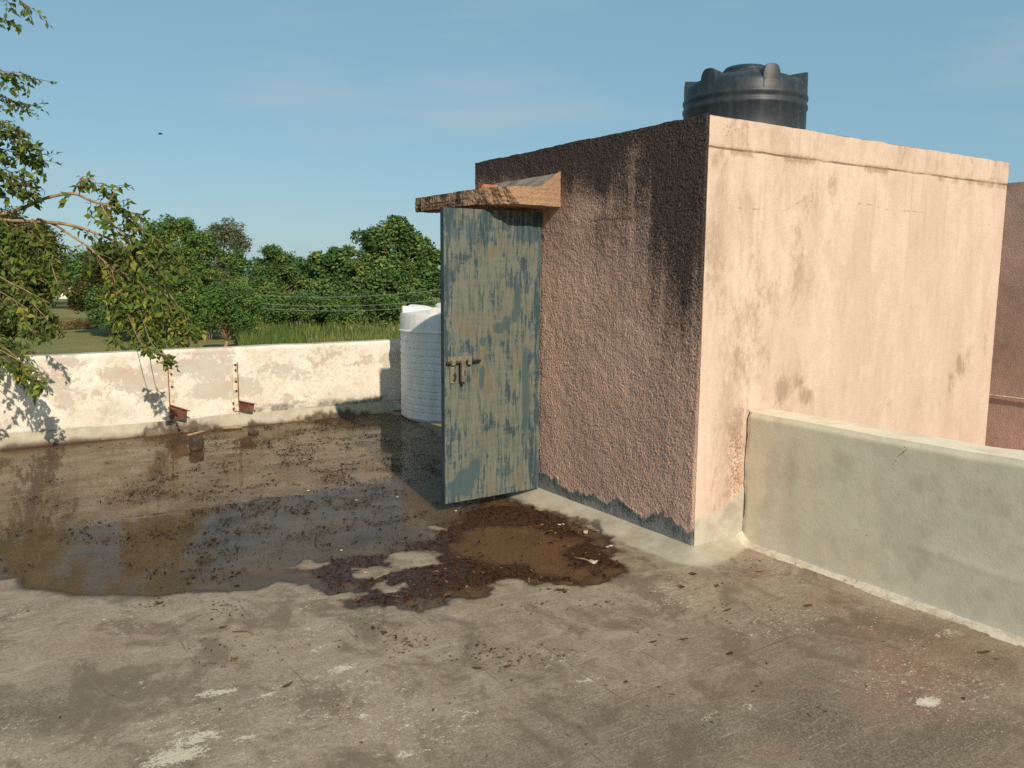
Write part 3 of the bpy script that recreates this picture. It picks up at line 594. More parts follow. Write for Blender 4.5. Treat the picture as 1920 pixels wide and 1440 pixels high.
# black algae: heavy along the top, running down in streaks, strongest by the near corner
sx = fbm(u*5.5, u*0+1, 4, 206); sx2 = fbm(u*13, u*0+4, 3, 207)
reach = 0.26 + 0.42*sst(-u, -1.15, -0.25) + 0.55*(sx-0.45)*sst(-u, -1.6, -0.5) + 0.30*(sx2-0.5)
reach = np.where(u > 1.22, 0.16+0.10*(sx-0.5), reach)
reach = reach*np.clip(0.55+0.45*sst(u, 0.0, 0.1), 0, 1)
top = BH-Zw
ln_ = 0.27+0.55*sst(-u, -1.25, -0.25)+0.25*(fbm(u*3, u*0+7, 2, 215)-.5)
stk = 0.45*fbm(u*6, Zw*0.35, 3, 216)+0.35*fbm(u*17, Zw*0.5, 3, 217)+0.2*fbm(u*45, Zw*0.9, 2, 218)
alg = 1.28*np.exp(-top/ln_)*(1+2.0*(stk-0.5)*sst(top, 0.05, 0.3)) + 0.16*(1-sst(top, 0.9, 2.1))*sst(-u, -0.9, -0.1)*(0.5+stk)
alg = alg*(0.80+0.4*fbm(Yw*8, Zw*6, 4, 208))
alg = alg*(1-0.45*np.exp(-((u-0.55)/0.13)**2-((top-0.10)/0.12)**2)) * (1-0.5*np.exp(-((u-0.95)/0.18)**2-((top-0.42)/0.1)**2))
crk = (1-sst(np.abs(Zw-1.885-0.02*(vn(Yw*9, Yw*0, 209)-0.5)), 0.004, 0.012))*sst(-u, -1.1, -0.9)
alg = np.clip(np.maximum(alg, 0.6*crk), 0, 1)
low = 0.34*(1-sst(Zw, 0.1, 1.3))*sst(fbm(Yw*3, Zw*1.3, 4, 210), 0.5, 0.75)*sst(-u, -0.8, -0.1)
cdk = sst(Zw, cem_h-0.07, cem_h-0.01)*cemm*(0.3+0.9*fbm(Yw*20, Zw*20, 3, 211))
keepL = ~((Yw[:-1, :-1] > DY0-0.004) & (Yw[:-1, :-1] < DY1-0.004) & (Zw[:-1, :-1] < DZ1-0.004))
grid('wall', np.stack([Xw, Yw, Zw+Zt_[None, :]*sst(Zw, BH-.2, BH)], -1), M_ROUGH, room, {'mask': st4(np.maximum(alg, low), np.clip(cemm, 0, 1), np.clip(cdk, 0, 1), np.zeros_like(u))}, keepL, True)

xs = np.arange(CX+0.002, CX+LX+0.001, 0.0098); zs = np.arange(-0.02, BH+0.001, 0.0098)
Xf, Zf = np.meshgrid(xs, zs); v = Xf-CX
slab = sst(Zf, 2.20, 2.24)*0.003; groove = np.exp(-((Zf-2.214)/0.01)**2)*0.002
wav = (fbm(Xf*1.5, Zf*1.5, 4, 221)-0.5)*0.016 + (fbm(Xf*12, Zf*12, 3, 222)-0.5)*0.004
def wl(k): return [(q[0], q[2]) for q in k]
cr1 = wl([(3.264, 3.062, 1.916), (3.342, 3.062, 1.903), (3.444, 3.062, 1.919), (3.573, 3.062, 1.905), (3.726, 3.062, 1.918), (3.887, 3.062, 1.911), (4.024, 3.062, 1.972), (4.219, 3.062, 1.988), (4.481, 3.062, 1.97), (4.641, 3.062, 1.995), (4.93, 3.062, 1.966), (5.36, 3.062, 1.972)]); cr2 = wl([(5.6, 3.062, 1.912), (5.769, 3.062, 1.929), (5.987, 3.062, 1.904), (6.132, 3.062, 1.925), (6.366, 3.062, 1.899)])
crf = np.clip(np.minimum(seg_dist(Xf, Zf, cr1), seg_dist(Xf, Zf, cr2))/0.06 + 0.05*(1-sst(fbm(Xf*6, Zf*6, 3, 224), 0.25, 0.5)), 0, 1)
st = np.zeros_like(Xf)
for (qx, _, qz), sx_, sz_, k in zip([(3.966, 3.062, 0.9), (4.171, 3.062, 0.82), (4.087, 3.062, 0.923), (5.925, 3.062, 0.895), (6.021, 3.062, 0.986), (5.83, 3.062, 0.804), (3.586, 3.062, 1.033), (3.761, 3.062, 1.115), (4.055, 3.062, 1.601), (4.121, 3.062, 1.971), (3.359, 3.062, 1.595), (3.563, 3.062, 0.7), (3.781, 3.062, 1.479), (5.012, 3.062, 0.753), (5.081, 3.062, 0.693), (3.348, 3.062, 2.151), (6.272, 3.062, 1.073), (5.308, 3.062, 1.4), (3.613, 3.062, 1.302), (4.313, 3.062, 2.074)],
        (0.10,0.08,0.09,0.10,0.06,0.06,0.2,0.12,0.15,0.10,0.14,0.12,0.25,0.02,0.05,0.15,0.06,0.15,0.2,0.07), (0.11,0.07,0.06,0.12,0.08,0.10,0.25,0.15,0.4,0.15,0.35,0.15,0.3,0.03,0.05,0.08,0.2,0.2,0.25,0.12), (0.95,0.95,0.7,0.85,0.8,0.8,0.6,0.55,0.42,0.6,0.55,0.7,0.36,0.9,0.6,0.5,0.45,0.22,0.5,0.5)):
    st = np.maximum(st, k*gauss(Xf, Zf, qx, qz, sx_, sz_))
st = st*(0.3+1.25*fbm(Xf*9, Zf*5, 5, 225))
vst = sst(fbm(Xf*7, Zf*0.7, 5, 226), 0.5, 0.78)*0.42*(0.4+0.9*sst(-v, -1.5, -0.2))
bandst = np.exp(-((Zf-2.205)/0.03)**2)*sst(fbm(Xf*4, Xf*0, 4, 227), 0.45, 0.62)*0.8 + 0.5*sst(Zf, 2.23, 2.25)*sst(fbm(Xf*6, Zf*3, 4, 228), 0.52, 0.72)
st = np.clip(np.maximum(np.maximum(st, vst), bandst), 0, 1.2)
spk = np.maximum(gauss(Xf, Zf, 3.57, 0.48, 0.10, 0.30), 0.8*gauss(Xf, Zf, 3.62, 0.78, 0.12, 0.05))
spk = np.maximum(spk, 0.55*gauss(Xf, Zf, 3.42, 2.31, 0.12, 0.04))
spk = spk*(0.35+0.9*fbm(Xf*8, Zf*8, 4, 229))
ch = 0.205 + 0.10*np.clip((v-0.05)/0.3, -0.3, 1.2) + (fbm(Xf*9, Xf*0, 3, 230)-0.5)*0.08
cemf = (1-sst(Zf+(fbm(Xf*22, Zf*22, 3, 231)-.5)*.05, ch-0.02, ch+0.02))*(v < 0.6)
Yf = CY - wav*0.6 - slab + groove - 0.004*cemf
e2 = np.exp(-(v/0.006)**2)*0.003; Yf = Yf + e2
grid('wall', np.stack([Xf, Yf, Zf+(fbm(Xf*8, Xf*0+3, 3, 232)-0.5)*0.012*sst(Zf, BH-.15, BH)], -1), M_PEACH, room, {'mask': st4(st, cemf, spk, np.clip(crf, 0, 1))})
# thickness behind the faces, back and far walls, roof
T = 0.20; I = 0.012
def slab_part(name, boxes, m, parent):
    mb = MB()
    for a, b_ in boxes: mb.box(a, b_)
    return mb.build(name, m, parent)
slab_part('wall_core', [((CX+I, CY+I, 0), (CX+T, DY0, BH-0.02)), ((CX+I, DY0+.001, DZ1), (CX+T, CY+LY, BH-0.02)), ((CX+I, DY1, 0), (CX+T, CY+LY-.001, DZ1-.001))], M_CORE, room)
slab_part('wall_core', [((CX+T+0.001, CY+I+.004, GZ), (CX+LX-I, CY+T, BH-0.02))], M_BODY, room)
slab_part('wall', [((CX+T+0.001, CY+LY-T, GZ), (CX+LX, CY+LY, BH-0.021))], M_BODY, room)
slab_part('wall', [((CX+LX-T, CY+T+.001, GZ), (CX+LX-0.001, CY+LY-T-.001, BH-0.021))], M_BODY, room)
slab_part('roof', [((CX+I, CY+I, BH-0.16), (CX+LX-0.002, CY+LY-0.002, BH-0.004))], M_SLABTOP, room)

# canopy over the door: roughcast slab with its near outer corner broken off and a sloping mortar bed on top
can = None
CZ0, CZ1 = 1.985, 2.11
OX, CYN, CYF = 2.71, 4.325, 5.33
def canopy():
    # underside outline (x, y), anticlockwise, with a ragged broken corner
    out_ = [(CX+0.02, CYN), (2.93, CYN), (2.88, CYN+0.05), (2.85, CYN+0.05), (2.81, CYN+0.12), (2.77, CYN+0.14), (OX+0.02, CYN+0.27), (OX, CYN+0.34), (OX, CYF), (CX+0.02, CYF)]
    topo = [(CX+0.02, CYN), (2.83, CYN), (2.81, CYN+0.03), (2.79, CYN+0.04), (2.77, CYN+0.09), (OX+0.04, CYN+0.14), (OX+0.03, CYN+0.22), (OX, CYN+0.27), (OX, CYF), (CX+0.02, CYF)]
    import bmesh
    me = bpy.data.meshes.new('canopy'); bm = bmesh.new()
    lo = [bm.verts.new((x, y, CZ0 + 0.006*(CX-x))) for x, y in out_]; hi = [bm.verts.new((x, y, CZ1-0.03*(CX-x)/0.6)) for x, y in topo]
    n = len(lo); bm.faces.new(lo[::-1]); bm.faces.new(hi)
    for i in range(n): bm.faces.new((lo[i], lo[(i+1) % n], hi[(i+1) % n], hi[i]))
    bmesh.ops.triangulate(bm, faces=bm.faces); 
    for _ in range(7):
        es = [e for e in bm.edges if e.calc_length() > 0.017]
        if not es: break
        bmesh.ops.subdivide_edges(bm, edges=es, cuts=1); bmesh.ops.triangulate(bm, faces=bm.faces)
    bmesh.ops.recalc_face_normals(bm, faces=bm.faces); bm.normal_update()
    for v_ in bm.verts:
        c = v_.co; q = float(vn(np.array(c.x*85), np.array(c.y*85), 301)+vn(np.array(c.y*85+7), np.array(c.z*85), 304)+vn(np.array(c.x*85), np.array(c.z*85+3), 307))/3; q2 = float(vn(np.array(c.x*11+c.z*9), np.array(c.y*12), 302))
        v_.co = c + v_.normal*((q-0.5)*0.016+(q2-0.5)*0.005)
    bm.to_mesh(me); bm.free()
    n_ = len(me.vertices); co = np.zeros(n_*3); me.vertices.foreach_get('co', co); co = co.reshape(-1, 3)
    a = 0.45*sst(fbm(co[:, 0]*9+co[:, 2]*23, co[:, 1]*14, 3, 303), 0.5, 0.7) + 0.42*sst(-co[:, 0], -OX-0.12, -OX-0.01)*(0.4+1.1*fbm(co[:, 1]*7, co[:, 2]*30, 3, 308))  # patchy algae, plus a darkened outer face: the shade of that side painted in
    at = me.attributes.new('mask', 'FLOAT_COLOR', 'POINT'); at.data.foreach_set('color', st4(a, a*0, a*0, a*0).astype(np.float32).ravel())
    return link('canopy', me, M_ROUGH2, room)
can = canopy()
mb = MB()
mb.prism([(CX+0.01, CZ1-0.02), (CX+0.01, 2.205), (CX-0.03, 2.195), (CX-0.165, 2.105), (CX-0.24, CZ1-0.025)], 1, CYN+0.012, CYF-0.25)
mb.build('mortar_bed', M_ROUGH2 if False else M_SLABTOP, can)
xx, zz2 = np.meshgrid(np.linspace(0, 1, 24), np.linspace(0, 1, 12))
Xe = CX+0.005-0.24*xx; Ztop = np.interp(xx, [0, 0.15, 0.68, 1.0], [2.215, 2.20, 2.112, 2.09]); Ze = 2.06+(Ztop-2.06)*zz2
grid('mortar_end', np.stack([Xe, np.full_like(Xe, CYN+0.004)-(fbm(Xe*60, Ze*60, 2, 305)-0.4)*0.012, Ze], -1), M_ROUGH2, can, {'mask': st4(0.3*fbm(Xe*30, Ze*30, 2, 306), Xe*0, Xe*0, Xe*0)}, None, True)

# door: a steel leaf standing open at right angles, with frame, hinges, slide bolt and hasp
HX, FX_, DYF, DT, DZ0, DZT = 3.235, 2.487, 4.516, 0.036, 0.062, 1.957
gx_ = np.linspace(FX_, HX, 110); gz_ = np.linspace(DZ0, DZT, 260); Xd, Zd_ = np.meshgrid(gx_, gz_)
Yd_ = DYF + (fbm(Xd*3, Zd_*2, 3, 311)-0.5)*0.006
wear = 0.36 + 0.30*gauss(Xd, Zd_, 2.78, 1.0, 0.32, 0.85) + 0.16*gauss(Xd, Zd_, 2.85, 0.3, 0.3, 0.3) - 0.24*sst(Xd, 3.12, 3.22) - 0.20*sst(Zd_, 1.72, 1.80)*(1-sst(Zd_, 1.84, 1.88)) - 0.12*(1-sst(Xd, 2.52, 2.57))
wear = wear + 0.13*(fbm(Xd*4, Zd_*3, 4, 312)-0.5)
bl = np.zeros_like(Xd)
for (qx, _, qz), sx_, sz_ in zip([(3.045, 4.516, 1.369), (3.024, 4.516, 1.28), (2.898, 4.516, 1.195), (2.961, 4.516, 1.229), (2.774, 4.516, 0.901), (2.766, 4.516, 0.849), (2.63, 4.516, 0.185), (2.57, 4.516, 0.157), (2.712, 4.516, 0.264), (3.117, 4.516, 0.659), (3.114, 4.516, 0.88), (2.774, 4.516, 1.112)], (0.035,0.03,0.05,0.04,0.025,0.025,0.08,0.07,0.05,0.03,0.03,0.03), (0.11,0.06,0.04,0.05,0.06,0.07,0.10,0.07,0.08,0.2,0.2,0.03)):
    bl = np.maximum(bl, gauss(Xd, Zd_, qx, qz, sx_, sz_))
bl = sst(bl*(0.35+1.2*fbm(Xd*16, Zd_*8, 4, 313)), 0.30, 0.55)
door_b = MB(); door_b.box((FX_, DYF+0.007, DZ0), (HX, DYF+0.010, DZT))
for a, b_ in (((FX_, DYF+0.0105, DZ0), (FX_+0.035, DYF+DT, DZT)), ((HX-0.035, DYF+0.0105, DZ0), (HX, DYF+DT, DZT)), ((FX_+0.0352, DYF+0.0105, DZ0), (HX-0.0352, DYF+DT, DZ0+0.035)), ((FX_+0.0352, DYF+0.0105, DZT-0.035), (HX-0.0352, DYF+DT, DZT)), ((FX_+0.0352, DYF+0.0105, 1.0), (HX-0.0352, DYF+DT-0.004, 1.035))):
    door_b.box(a, b_)
door = door_b.build('door', M_DOORFRAME, room)
grid('panel', np.stack([Xd, Yd_, Zd_], -1), M_DOOR, door, {'mask': st4(wear, bl, Xd*0, Xd*0)})
mb = MB(); mb.box((FX_-0.003, DYF-0.004, DZ0-0.002), (FX_+0.0, DYF+DT, DZT+0.002)); mb.build('edge_strip', M_DOORFRAME, door)
# hinges
for z in (0.35, 1.05, 1.7):
    mb = MB(); mb.tube([(HX+0.006, DYF+0.02, z-0.05), (HX+0.006, DYF+0.02, z+0.05)], 0.009, 8); mb.build('hinge', M_BOLT, door)
# slide bolt
(bx0, _, bz), (bx1, _, _) = [(2.498, 4.5, 0.985), (2.744, 4.5, 0.975)]
mb = MB(); mb.box((bx0+0.01, DYF-0.010, bz-0.012), (bx0+0.19, DYF-0.001, bz+0.038)); bp = mb.build('bolt_plate', M_LATCH, door, bevel=0.002)
mb = MB(); mb.tube([(bx0-0.004, DYF-0.019, bz), (bx1+0.002, DYF-0.019, bz+0.004)], 0.0085, 10); mb.build('bolt_rod', M_BOLT, door, True)
for k in (0.03, 0.15):
    mb = MB(); mb.prism([(bx0+k, bz-0.018), (bx0+k+0.03, bz-0.018), (bx0+k+0.03, bz+0.02), (bx0+k, bz+0.02)], 1, DYF-0.029, DYF-0.0105); mb.build('bolt_keeper', M_LATCH, door, bevel=0.004)
mb = MB(); mb.box((bx0+0.100, DYF-0.030, bz-0.125), (bx0+0.132, DYF-0.020, bz+0.012)); mb.build('hasp', M_LATCH, door, bevel=0.003)
mb = MB(); mb.tube([(bx0+0.098, DYF-0.024, bz-0.005), (bx0+0.098, DYF-0.026, bz-0.12), (bx0+0.108, DYF-0.028, bz-0.137), (bx0+0.12, DYF-0.026, bz-0.135)], 0.0075, 8); mb.build('bolt_handle', M_BOLT, door, True)
mb = MB(); mb.box((bx0+0.120, DYF-0.0315, bz-0.09), (bx0+0.128, DYF-0.0302, bz-0.05)); mb.build('hasp_slot', M_BOLT, door)
mb = MB(); mb.box((bx0+0.028, DYF-0.012, bz-0.135), (bx0+0.06, DYF-0.002, bz-0.02)); lp = mb.build('lock_plate', M_LATCH, door, bevel=0.003)
mb = MB(); mb.tube([(bx0+0.052, DYF-0.018, bz-0.07), (bx0+0.06, DYF-0.024, bz-0.085), (bx0+0.058, DYF-0.02, bz-0.11), (bx0+0.05, DYF-0.016, bz-0.115)], 0.006, 8); mb.build('staple', M_BOLT, door, True)
slab_part('door_frame', [((CX-0.004, DY0-0.018, 0.03), (CX+0.05, DY0+0.012, DZ1)), ((CX-0.004, DY1-0.012, 0.03), (CX+0.05, DY1+0.018, DZ1)), ((CX-0.004, DY0+0.0125, DZ1-0.03), (CX+0.05, DY1-0.0125, DZ1))], M_DOORFRAME, room)
slab_part('threshold', [((CX+0.01, DY0, -0.02), (CX+0.45, DY1, 0.075))], M_SLABTOP, room)
# flat mortar scrap and broken brick lying on the canopy
(kx, ky, kz) = (2.84, 4.60, 2.083)
mb = MB(); mb.prism([(kx-0.05, ky-0.05), (kx+0.075, ky-0.06), (kx+0.10, ky+0.02), (kx+0.06, ky+0.07), (kx-0.04, ky+0.05)], 2, kz-0.005, kz+0.038)
brick = mb.build('brick_piece', M_BRICK, bevel=0.008, segs=2); recentre(brick, (kx, ky, kz)); tag(brick, 'broken orange brick piece lying on the canopy above the door', 'brick')

# ---- neighbouring wall beyond the right parapet, and the conduit on it
nb = empty('neighbouring_wall', (8.15, 2.0, GZ), 'pink roughcast wall at the right edge beyond the stair room', 'wall')
yn = np.arange(-3.0, 5.6, 0.02); zn = np.arange(-1.2, 2.405, 0.02); Yn, Zn = np.meshgrid(yn, zn)
alg = 0.5*sst(Zn, 2.1, 2.4)*fbm(Yn*6, Zn*6, 3, 401)+0.4*sst(fbm(Yn*2, Zn*2, 4, 402), 0.55, 0.75)
grid('wall', np.stack([8.0-fbm(Yn*42, Zn*42, 2, 403)*0.004-(fbm(Yn*2, Zn*2, 3, 404)-.5)*.01, Yn, Zn], -1), M_ROUGH3, nb, {'mask': st4(alg, alg*0, alg*0, alg*0)}, None, True)
mb = MB(); mb.box((8.02, -3.0, GZ-0.3), (8.3, 5.6, 2.39)); mb.build('wall_core', M_BODY, nb)
mb = MB(); mb.tube([(7.985, y, 0.445+0.006*math.sin(y*3)) for y in np.linspace(-3, 5.55, 30)], 0.007, 8); o = mb.build('conduit', M_STRIP, nb, True)

# ---- water tanks
def lug_mesh(c, ang, r0, r1, w, hgt, zb, tilt=0.0):
    """half-round rib that runs outwards over a tank's shoulder and ends in an upright D-shaped face"""
    mb = MB(); n = 12; d = Vector((math.cos(ang), math.sin(ang), 0)); s = Vector((-math.sin(ang), math.cos(ang), 0)); V = []; F = []
    rs = [r0, r0+(r1-r0)*0.5, r1-0.012, r1-0.002, r1]; sc = [0.55, 0.9, 1.0, 0.985, 0.93]
    for r, k in zip(rs, sc):
        for i in range(n+1):
            th = math.pi*i/n; ww = w*math.copysign(abs(math.cos(th))**0.7, math.cos(th))*k; zz_ = hgt*math.sin(th)**0.85*k
            V.append(Vector(c)+d*r+s*ww+Vector((0, 0, zb+zz_ - (1-k)*0.01)))
        V.append(Vector(c)+d*r+s*(-w*k)+Vector((0, 0, zb-0.12))); V.append(Vector(c)+d*r+s*(w*k)+Vector((0, 0, zb-0.12)))
    q = n+3
    for a in range(len(rs)-1):
        for i in range(q): F.append((a*q+i, a*q+(i+1) % q, (a+1)*q+(i+1) % q, (a+1)*q+i))
    F.append(tuple(range((len(rs)-1)*q, len(rs)*q)))
    return mb.add(V, F)
def tank(name, label, c, R, Hs, ribs, m, lug_angles, lug, lid_r, group=None, dome=1.0):
    t = empty(name, c, label, 'water tank', group)
    prof = [(0.001, 0.0), (R*0.96, 0.0), (R, 0.03)]
    for z, dr, w in ribs:                                            # ribs: height, depth (+ out, - in), half width
        prof += [(R, z-w), (R+dr, z-w*0.45), (R+dr, z+w*0.45), (R, z+w)]
    prof += [(R, Hs-0.02), (R*0.985, Hs+0.012*dome), (R*0.93, Hs+0.04*dome), (R*0.70, Hs+0.085*dome), (R*0.45, Hs+0.115*dome), (0.001, Hs+0.12*dome)]
    H0 = Hs; Hs = Hs-0.12*(1-dome)
    V, F = lathe(prof, c, 96); b_ = link('body', np_mesh('body', V, F), m, t, True)
    es = b_.modifiers.new('edges', 'EDGE_SPLIT'); es.split_angle = math.radians(38)
    for a in lug_angles:
        o = lug_mesh(c, a, R*0.42, R-0.004 + lug[3], lug[0], lug[1], H0+lug[2]).build('lug', m, t, True)
        e = o.modifiers.new('edges', 'EDGE_SPLIT'); e.split_angle = math.radians(40)
    lp_ = [(0.001, 0.06), (lid_r*0.9, 0.055), (lid_r, 0.035), (lid_r, -0.02)]
    V, F = lathe([(r, Hs+0.125+z) for r, z in lp_][::-1], c, 48); o = link('lid', np_mesh('lid', V, F), m, t, True)
    e = o.modifiers.new('edges', 'EDGE_SPLIT'); e.split_angle = math.radians(40)
    V, F = lathe([(lid_r+0.03, Hs+0.10), (lid_r+0.028, Hs+0.135), (lid_r+0.002, Hs+0.14)], c, 48); link('lid_collar', np_mesh('lid_collar', V, F), m, t, True)
    mb = MB(); mb.box((c[0]-0.05, c[1]-0.015, c[2]+Hs+0.18), (c[0]+0.05, c[1]+0.015, c[2]+Hs+0.205)); mb.build('lid_handle', m, t, bevel=0.006)
    return t
bc = (5.41, 4.71, BH-0.004); toc = math.atan2(-bc[1], -bc[0])
tank('black_water_tank', 'black plastic water tank standing on the stair room roof', bc, 0.487, 0.665,
     [(0.22, 0.008, 0.03), (0.505, 0.009, 0.024), (0.575, 0.009, 0.024)], M_TBLACK, [toc+math.radians(a) for a in (24, -36, 84, -96, 144, 204)], (0.072, 0.112, 0.0, 0.0), 0.18)
wc = (4.405, 7.735, 0.0); tow = math.atan2(-wc[1], -wc[0])
tank('white_water_tank', 'white ribbed plastic water tank behind the open door', wc, 0.60, 1.13,
     [(0.10+0.074*k, -0.010, 0.012) for k in range(11)] + [(0.945, 0.014, 0.012)], M_TWHITE, [tow+math.radians(a) for a in (-82, -18, 46, 110, 174, 238)], (0.10, 0.075, 0.0, -0.015), 0.22, None, 0.32)

# ---- rusty brackets bolted to the far parapet
def bracket(sx0, ztop, zbot, plate_h, plate_l, tilt, wside, label, holes):
    t = empty('wall_bracket', (sx0, PY, zbot), label, 'bracket', 'brackets bolted to the white parapet')
    y0 = PY-0.016
    mb = MB(); mb.box((sx0-0.022, y0-0.005, zbot), (sx0+0.022, y0, ztop)); mb.build('strip', M_STRIP, t)
    ex = sx0 + wside*0.0235
    mb = MB(); mb.box((ex-0.0025, y0-0.022, zbot-0.012), (ex+0.0025, y0+0.004, ztop+0.012)); mb.build('strip_flange', M_RUST, t)
    for z in holes:
        mb = MB(); mb.tube([(sx0+0.004, y0-0.0055, z), (sx0+0.004, y0-0.016, z)], 0.0115, 6); mb.build('bolt', M_BOLT, t)
    # plate standing out obliquely from the wall, tapering, with a folded slotted flange on top
    pz0 = zbot; pz1 = zbot+plate_h; dx_, dy_ = 0.80, -0.60; nx_, ny_ = 0.60, 0.80
    def L_(t_, th, z): return (ex+0.004+dx_*t_+nx_*th, y0-0.006+dy_*t_-abs(ny_*th)*0.0+ny_*min(th, 0)-0.0, z)
    def slabq(q, a_, b_): return [L_(t_, a_, z) for t_, z in q]+[L_(t_, b_, z) for t_, z in q]
    q = [(0.0, pz0), (0.0, pz1), (plate_l, pz1-tilt), (plate_l-0.015, pz0+0.012)]
    BOXF = [(0, 1, 2, 3), (7, 6, 5, 4), (0, 4, 5, 1), (1, 5, 6, 2), (2, 6, 7, 3), (3, 7, 4, 0)]
    mb = MB(); mb.add(slabq(q, 0.0, -0.005), BOXF); pl = mb.build('plate', M_RUSTDK, t)
    for a_, b_ in ((-0.0055, -0.011), (-0.018, -0.024)):
        q = [(0.0, pz1), (plate_l+0.03, pz1-tilt-0.004), (plate_l+0.03, pz1-tilt-0.009), (0.0, pz1-0.005)]
        mb = MB(); mb.add(slabq(q, a_, b_), BOXF); mb.build('flange_bar', M_RUST, pl)
    for tt_ in (0.1, 0.95):
        zc = pz1-tilt*tt_; q = [(plate_l*tt_-0.012, zc), (plate_l*tt_+0.012, zc), (plate_l*tt_+0.012, zc-0.005), (plate_l*tt_-0.012, zc-0.005)]
        mb = MB(); mb.add(slabq(q, -0.0115, -0.0175), BOXF); mb.build('flange_bar', M_RUST, pl)
    for zz_ in (zbot+0.03, zbot+plate_h*0.8):
        mb = MB(); mb.tube([(sx0-0.03, y0-0.004, zz_), (sx0-0.03, y0-0.02, zz_)], 0.010, 6); mb.build('bolt', M_RUST, t)
    return t
bracket(1.575, 0.655, 0.125, 0.150, 0.17, 0.055, -1, 'rusty angle bracket bolted to the white parapet, nearer the overhanging branches', (0.63, 0.57, 0.445))
bracket(2.185, 0.635, 0.150, 0.110, 0.16, 0.030, 1, 'rusty bracket with a crumpled plate on the white parapet, nearer the white tank', (0.625, 0.57, 0.455, 0.36))

# ---- things lying in and around the puddle
def lump(name, c, size, m, seed, label, cat, rot=0.0, power=0.55):
    n = 14; th, ph = np.meshgrid(np.linspace(0, 2*np.pi, 2*n, endpoint=False), np.linspace(-np.pi/2, np.pi/2, n))
    def sg(q): return np.sign(q)*np.abs(q)**power
    x = sg(np.cos(ph))*sg(np.cos(th)); y = sg(np.cos(ph))*sg(np.sin(th)); z = sg(np.sin(ph))
    k = 1+0.3*(fbm(x*1.7+z*2.1+seed, y*1.7-z*1.3, 4, seed)-0.5)+0.15*(fbm(x*6+z*5, y*6-z*4+seed, 3, seed+1)-0.5)
    V = np.stack([x*size[0]*k, y*size[1]*k, z*size[2]*k], -1).reshape(-1, 3)
    ca, sa = math.cos(rot), math.sin(rot); V[:, 0], V[:, 1] = V[:, 0]*ca-V[:, 1]*sa, V[:, 0]*sa+V[:, 1]*ca
    idx = np.arange(n*2*n).reshape(n, 2*n); nx = np.roll(idx, -1, 1)
    F = np.stack([idx[:-1], nx[:-1], nx[1:], idx[1:]], -1).reshape(-1, 4)
    o = link(name, np_mesh(name, V, F), m, None, True); o.location = c; tag(o, label, cat); return o
(lx, ly), = [(1.578, 7.399)]
lump('mortar_lump', (lx, ly, 0.052), (0.058, 0.045, 0.060), M_STONE, 7, 'dark square lump of mortar standing in the puddle', 'rubble', 0.5, 0.4)
def stick(name, pts, rad, m, label, cat):
    mb = MB(); mb.tube(pts, rad, 7); o = mb.build(name, m, None, True); recentre(o, pts[0]); tag(o, label, cat); return o
(ax, ay), (bx_, by_) = [(2.016, 8.209), (2.184, 8.171)]
stick('wood_stick', [(ax, ay, 0.008), ((ax+bx_)/2, (ay+by_)/2, 0.013), (bx_, by_, 0.009)], [0.011, 0.014, 0.012], M_TIMBER, 'pale stick at the foot of the white parapet between the brackets', 'stick')
(ax, ay), (bx_, by_) = [(1.629, 7.98), (1.796, 8.027)]
stick('wood_stick', [(ax, ay, 0.02), (bx_, by_, 0.035)], [0.010, 0.011], M_TIMBER, 'pale stick lying against the dark mortar lump', 'stick')
(ax, ay), (bx_, by_) = [(2.211, 7.861), (2.274, 7.95)]
lump('mortar_lump', (ax, ay, 0.008), (0.05, 0.035, 0.02), M_STONE, 19, 'small dark lump in the water below the bracket nearer the tank', 'rubble', 0.2)
(a0, a1, a2) = [(0.849, 3.451), (0.9, 3.419), (0.921, 3.38)]
stick('twig', [(a0[0], a0[1], 0.006), (a1[0], a1[1], 0.01), (a2[0], a2[1], 0.006)], [0.0025, 0.003, 0.002], BARK_DK, 'thin dark twig on the dry concrete in front of the puddle', 'twig')
(a0, a1) = [(2.661, 3.366), (2.703, 3.261)]
stick('twig', [(a0[0], a0[1], 0.012), ((a0[0]+a1[0])/2, (a0[1]+a1[1])/2, 0.018), (a1[0], a1[1], 0.012)], [0.003, 0.004, 0.003], M_TIMBER, 'pale twig in the brown sludge near the stair room', 'twig')

def leaves(pos, dirs, nrm, L, Wd, fold=0.25, tint=None, bend=0.2):
    """pointed leaves, five vertices and four triangles each"""
    pos, dirs, nrm = (np.asarray(a, float) for a in (pos, dirs, nrm))
    dirs = dirs/np.linalg.norm(dirs, axis=1)[:, None]; s = np.cross(dirs, nrm); s /= np.maximum(np.linalg.norm(s, axis=1), 1e-6)[:, None]; nn = np.cross(s, dirs)
    L = np.asarray(L)[:, None]; Wd = np.asarray(Wd)[:, None]; n = len(pos)
    V = np.stack([pos, pos+dirs*L*0.42+s*Wd*0.5+nn*Wd*fold, pos+dirs*L-nn*L*bend, pos+dirs*L*0.42-s*Wd*0.5+nn*Wd*fold, pos+dirs*L*0.45], 1).reshape(-1, 3)
    b_ = (np.arange(n)*5)[:, None]
    F = np.concatenate([b_+np.array([[0, 4, 1]]), b_+np.array([[1, 4, 2]]), b_+np.array([[2, 4, 3]]), b_+np.array([[3, 4, 0]])], 1).reshape(-1, 3)
    if tint is None: tint = rng.random((n, 2))
    A = np.zeros((n, 5, 4)); A[:, :, 0] = tint[:, :1]; A[:, :, 1] = tint[:, 1:2]; A[:, :, 3] = 1
    return V, F, {'tint': A.reshape(-1, 4)}
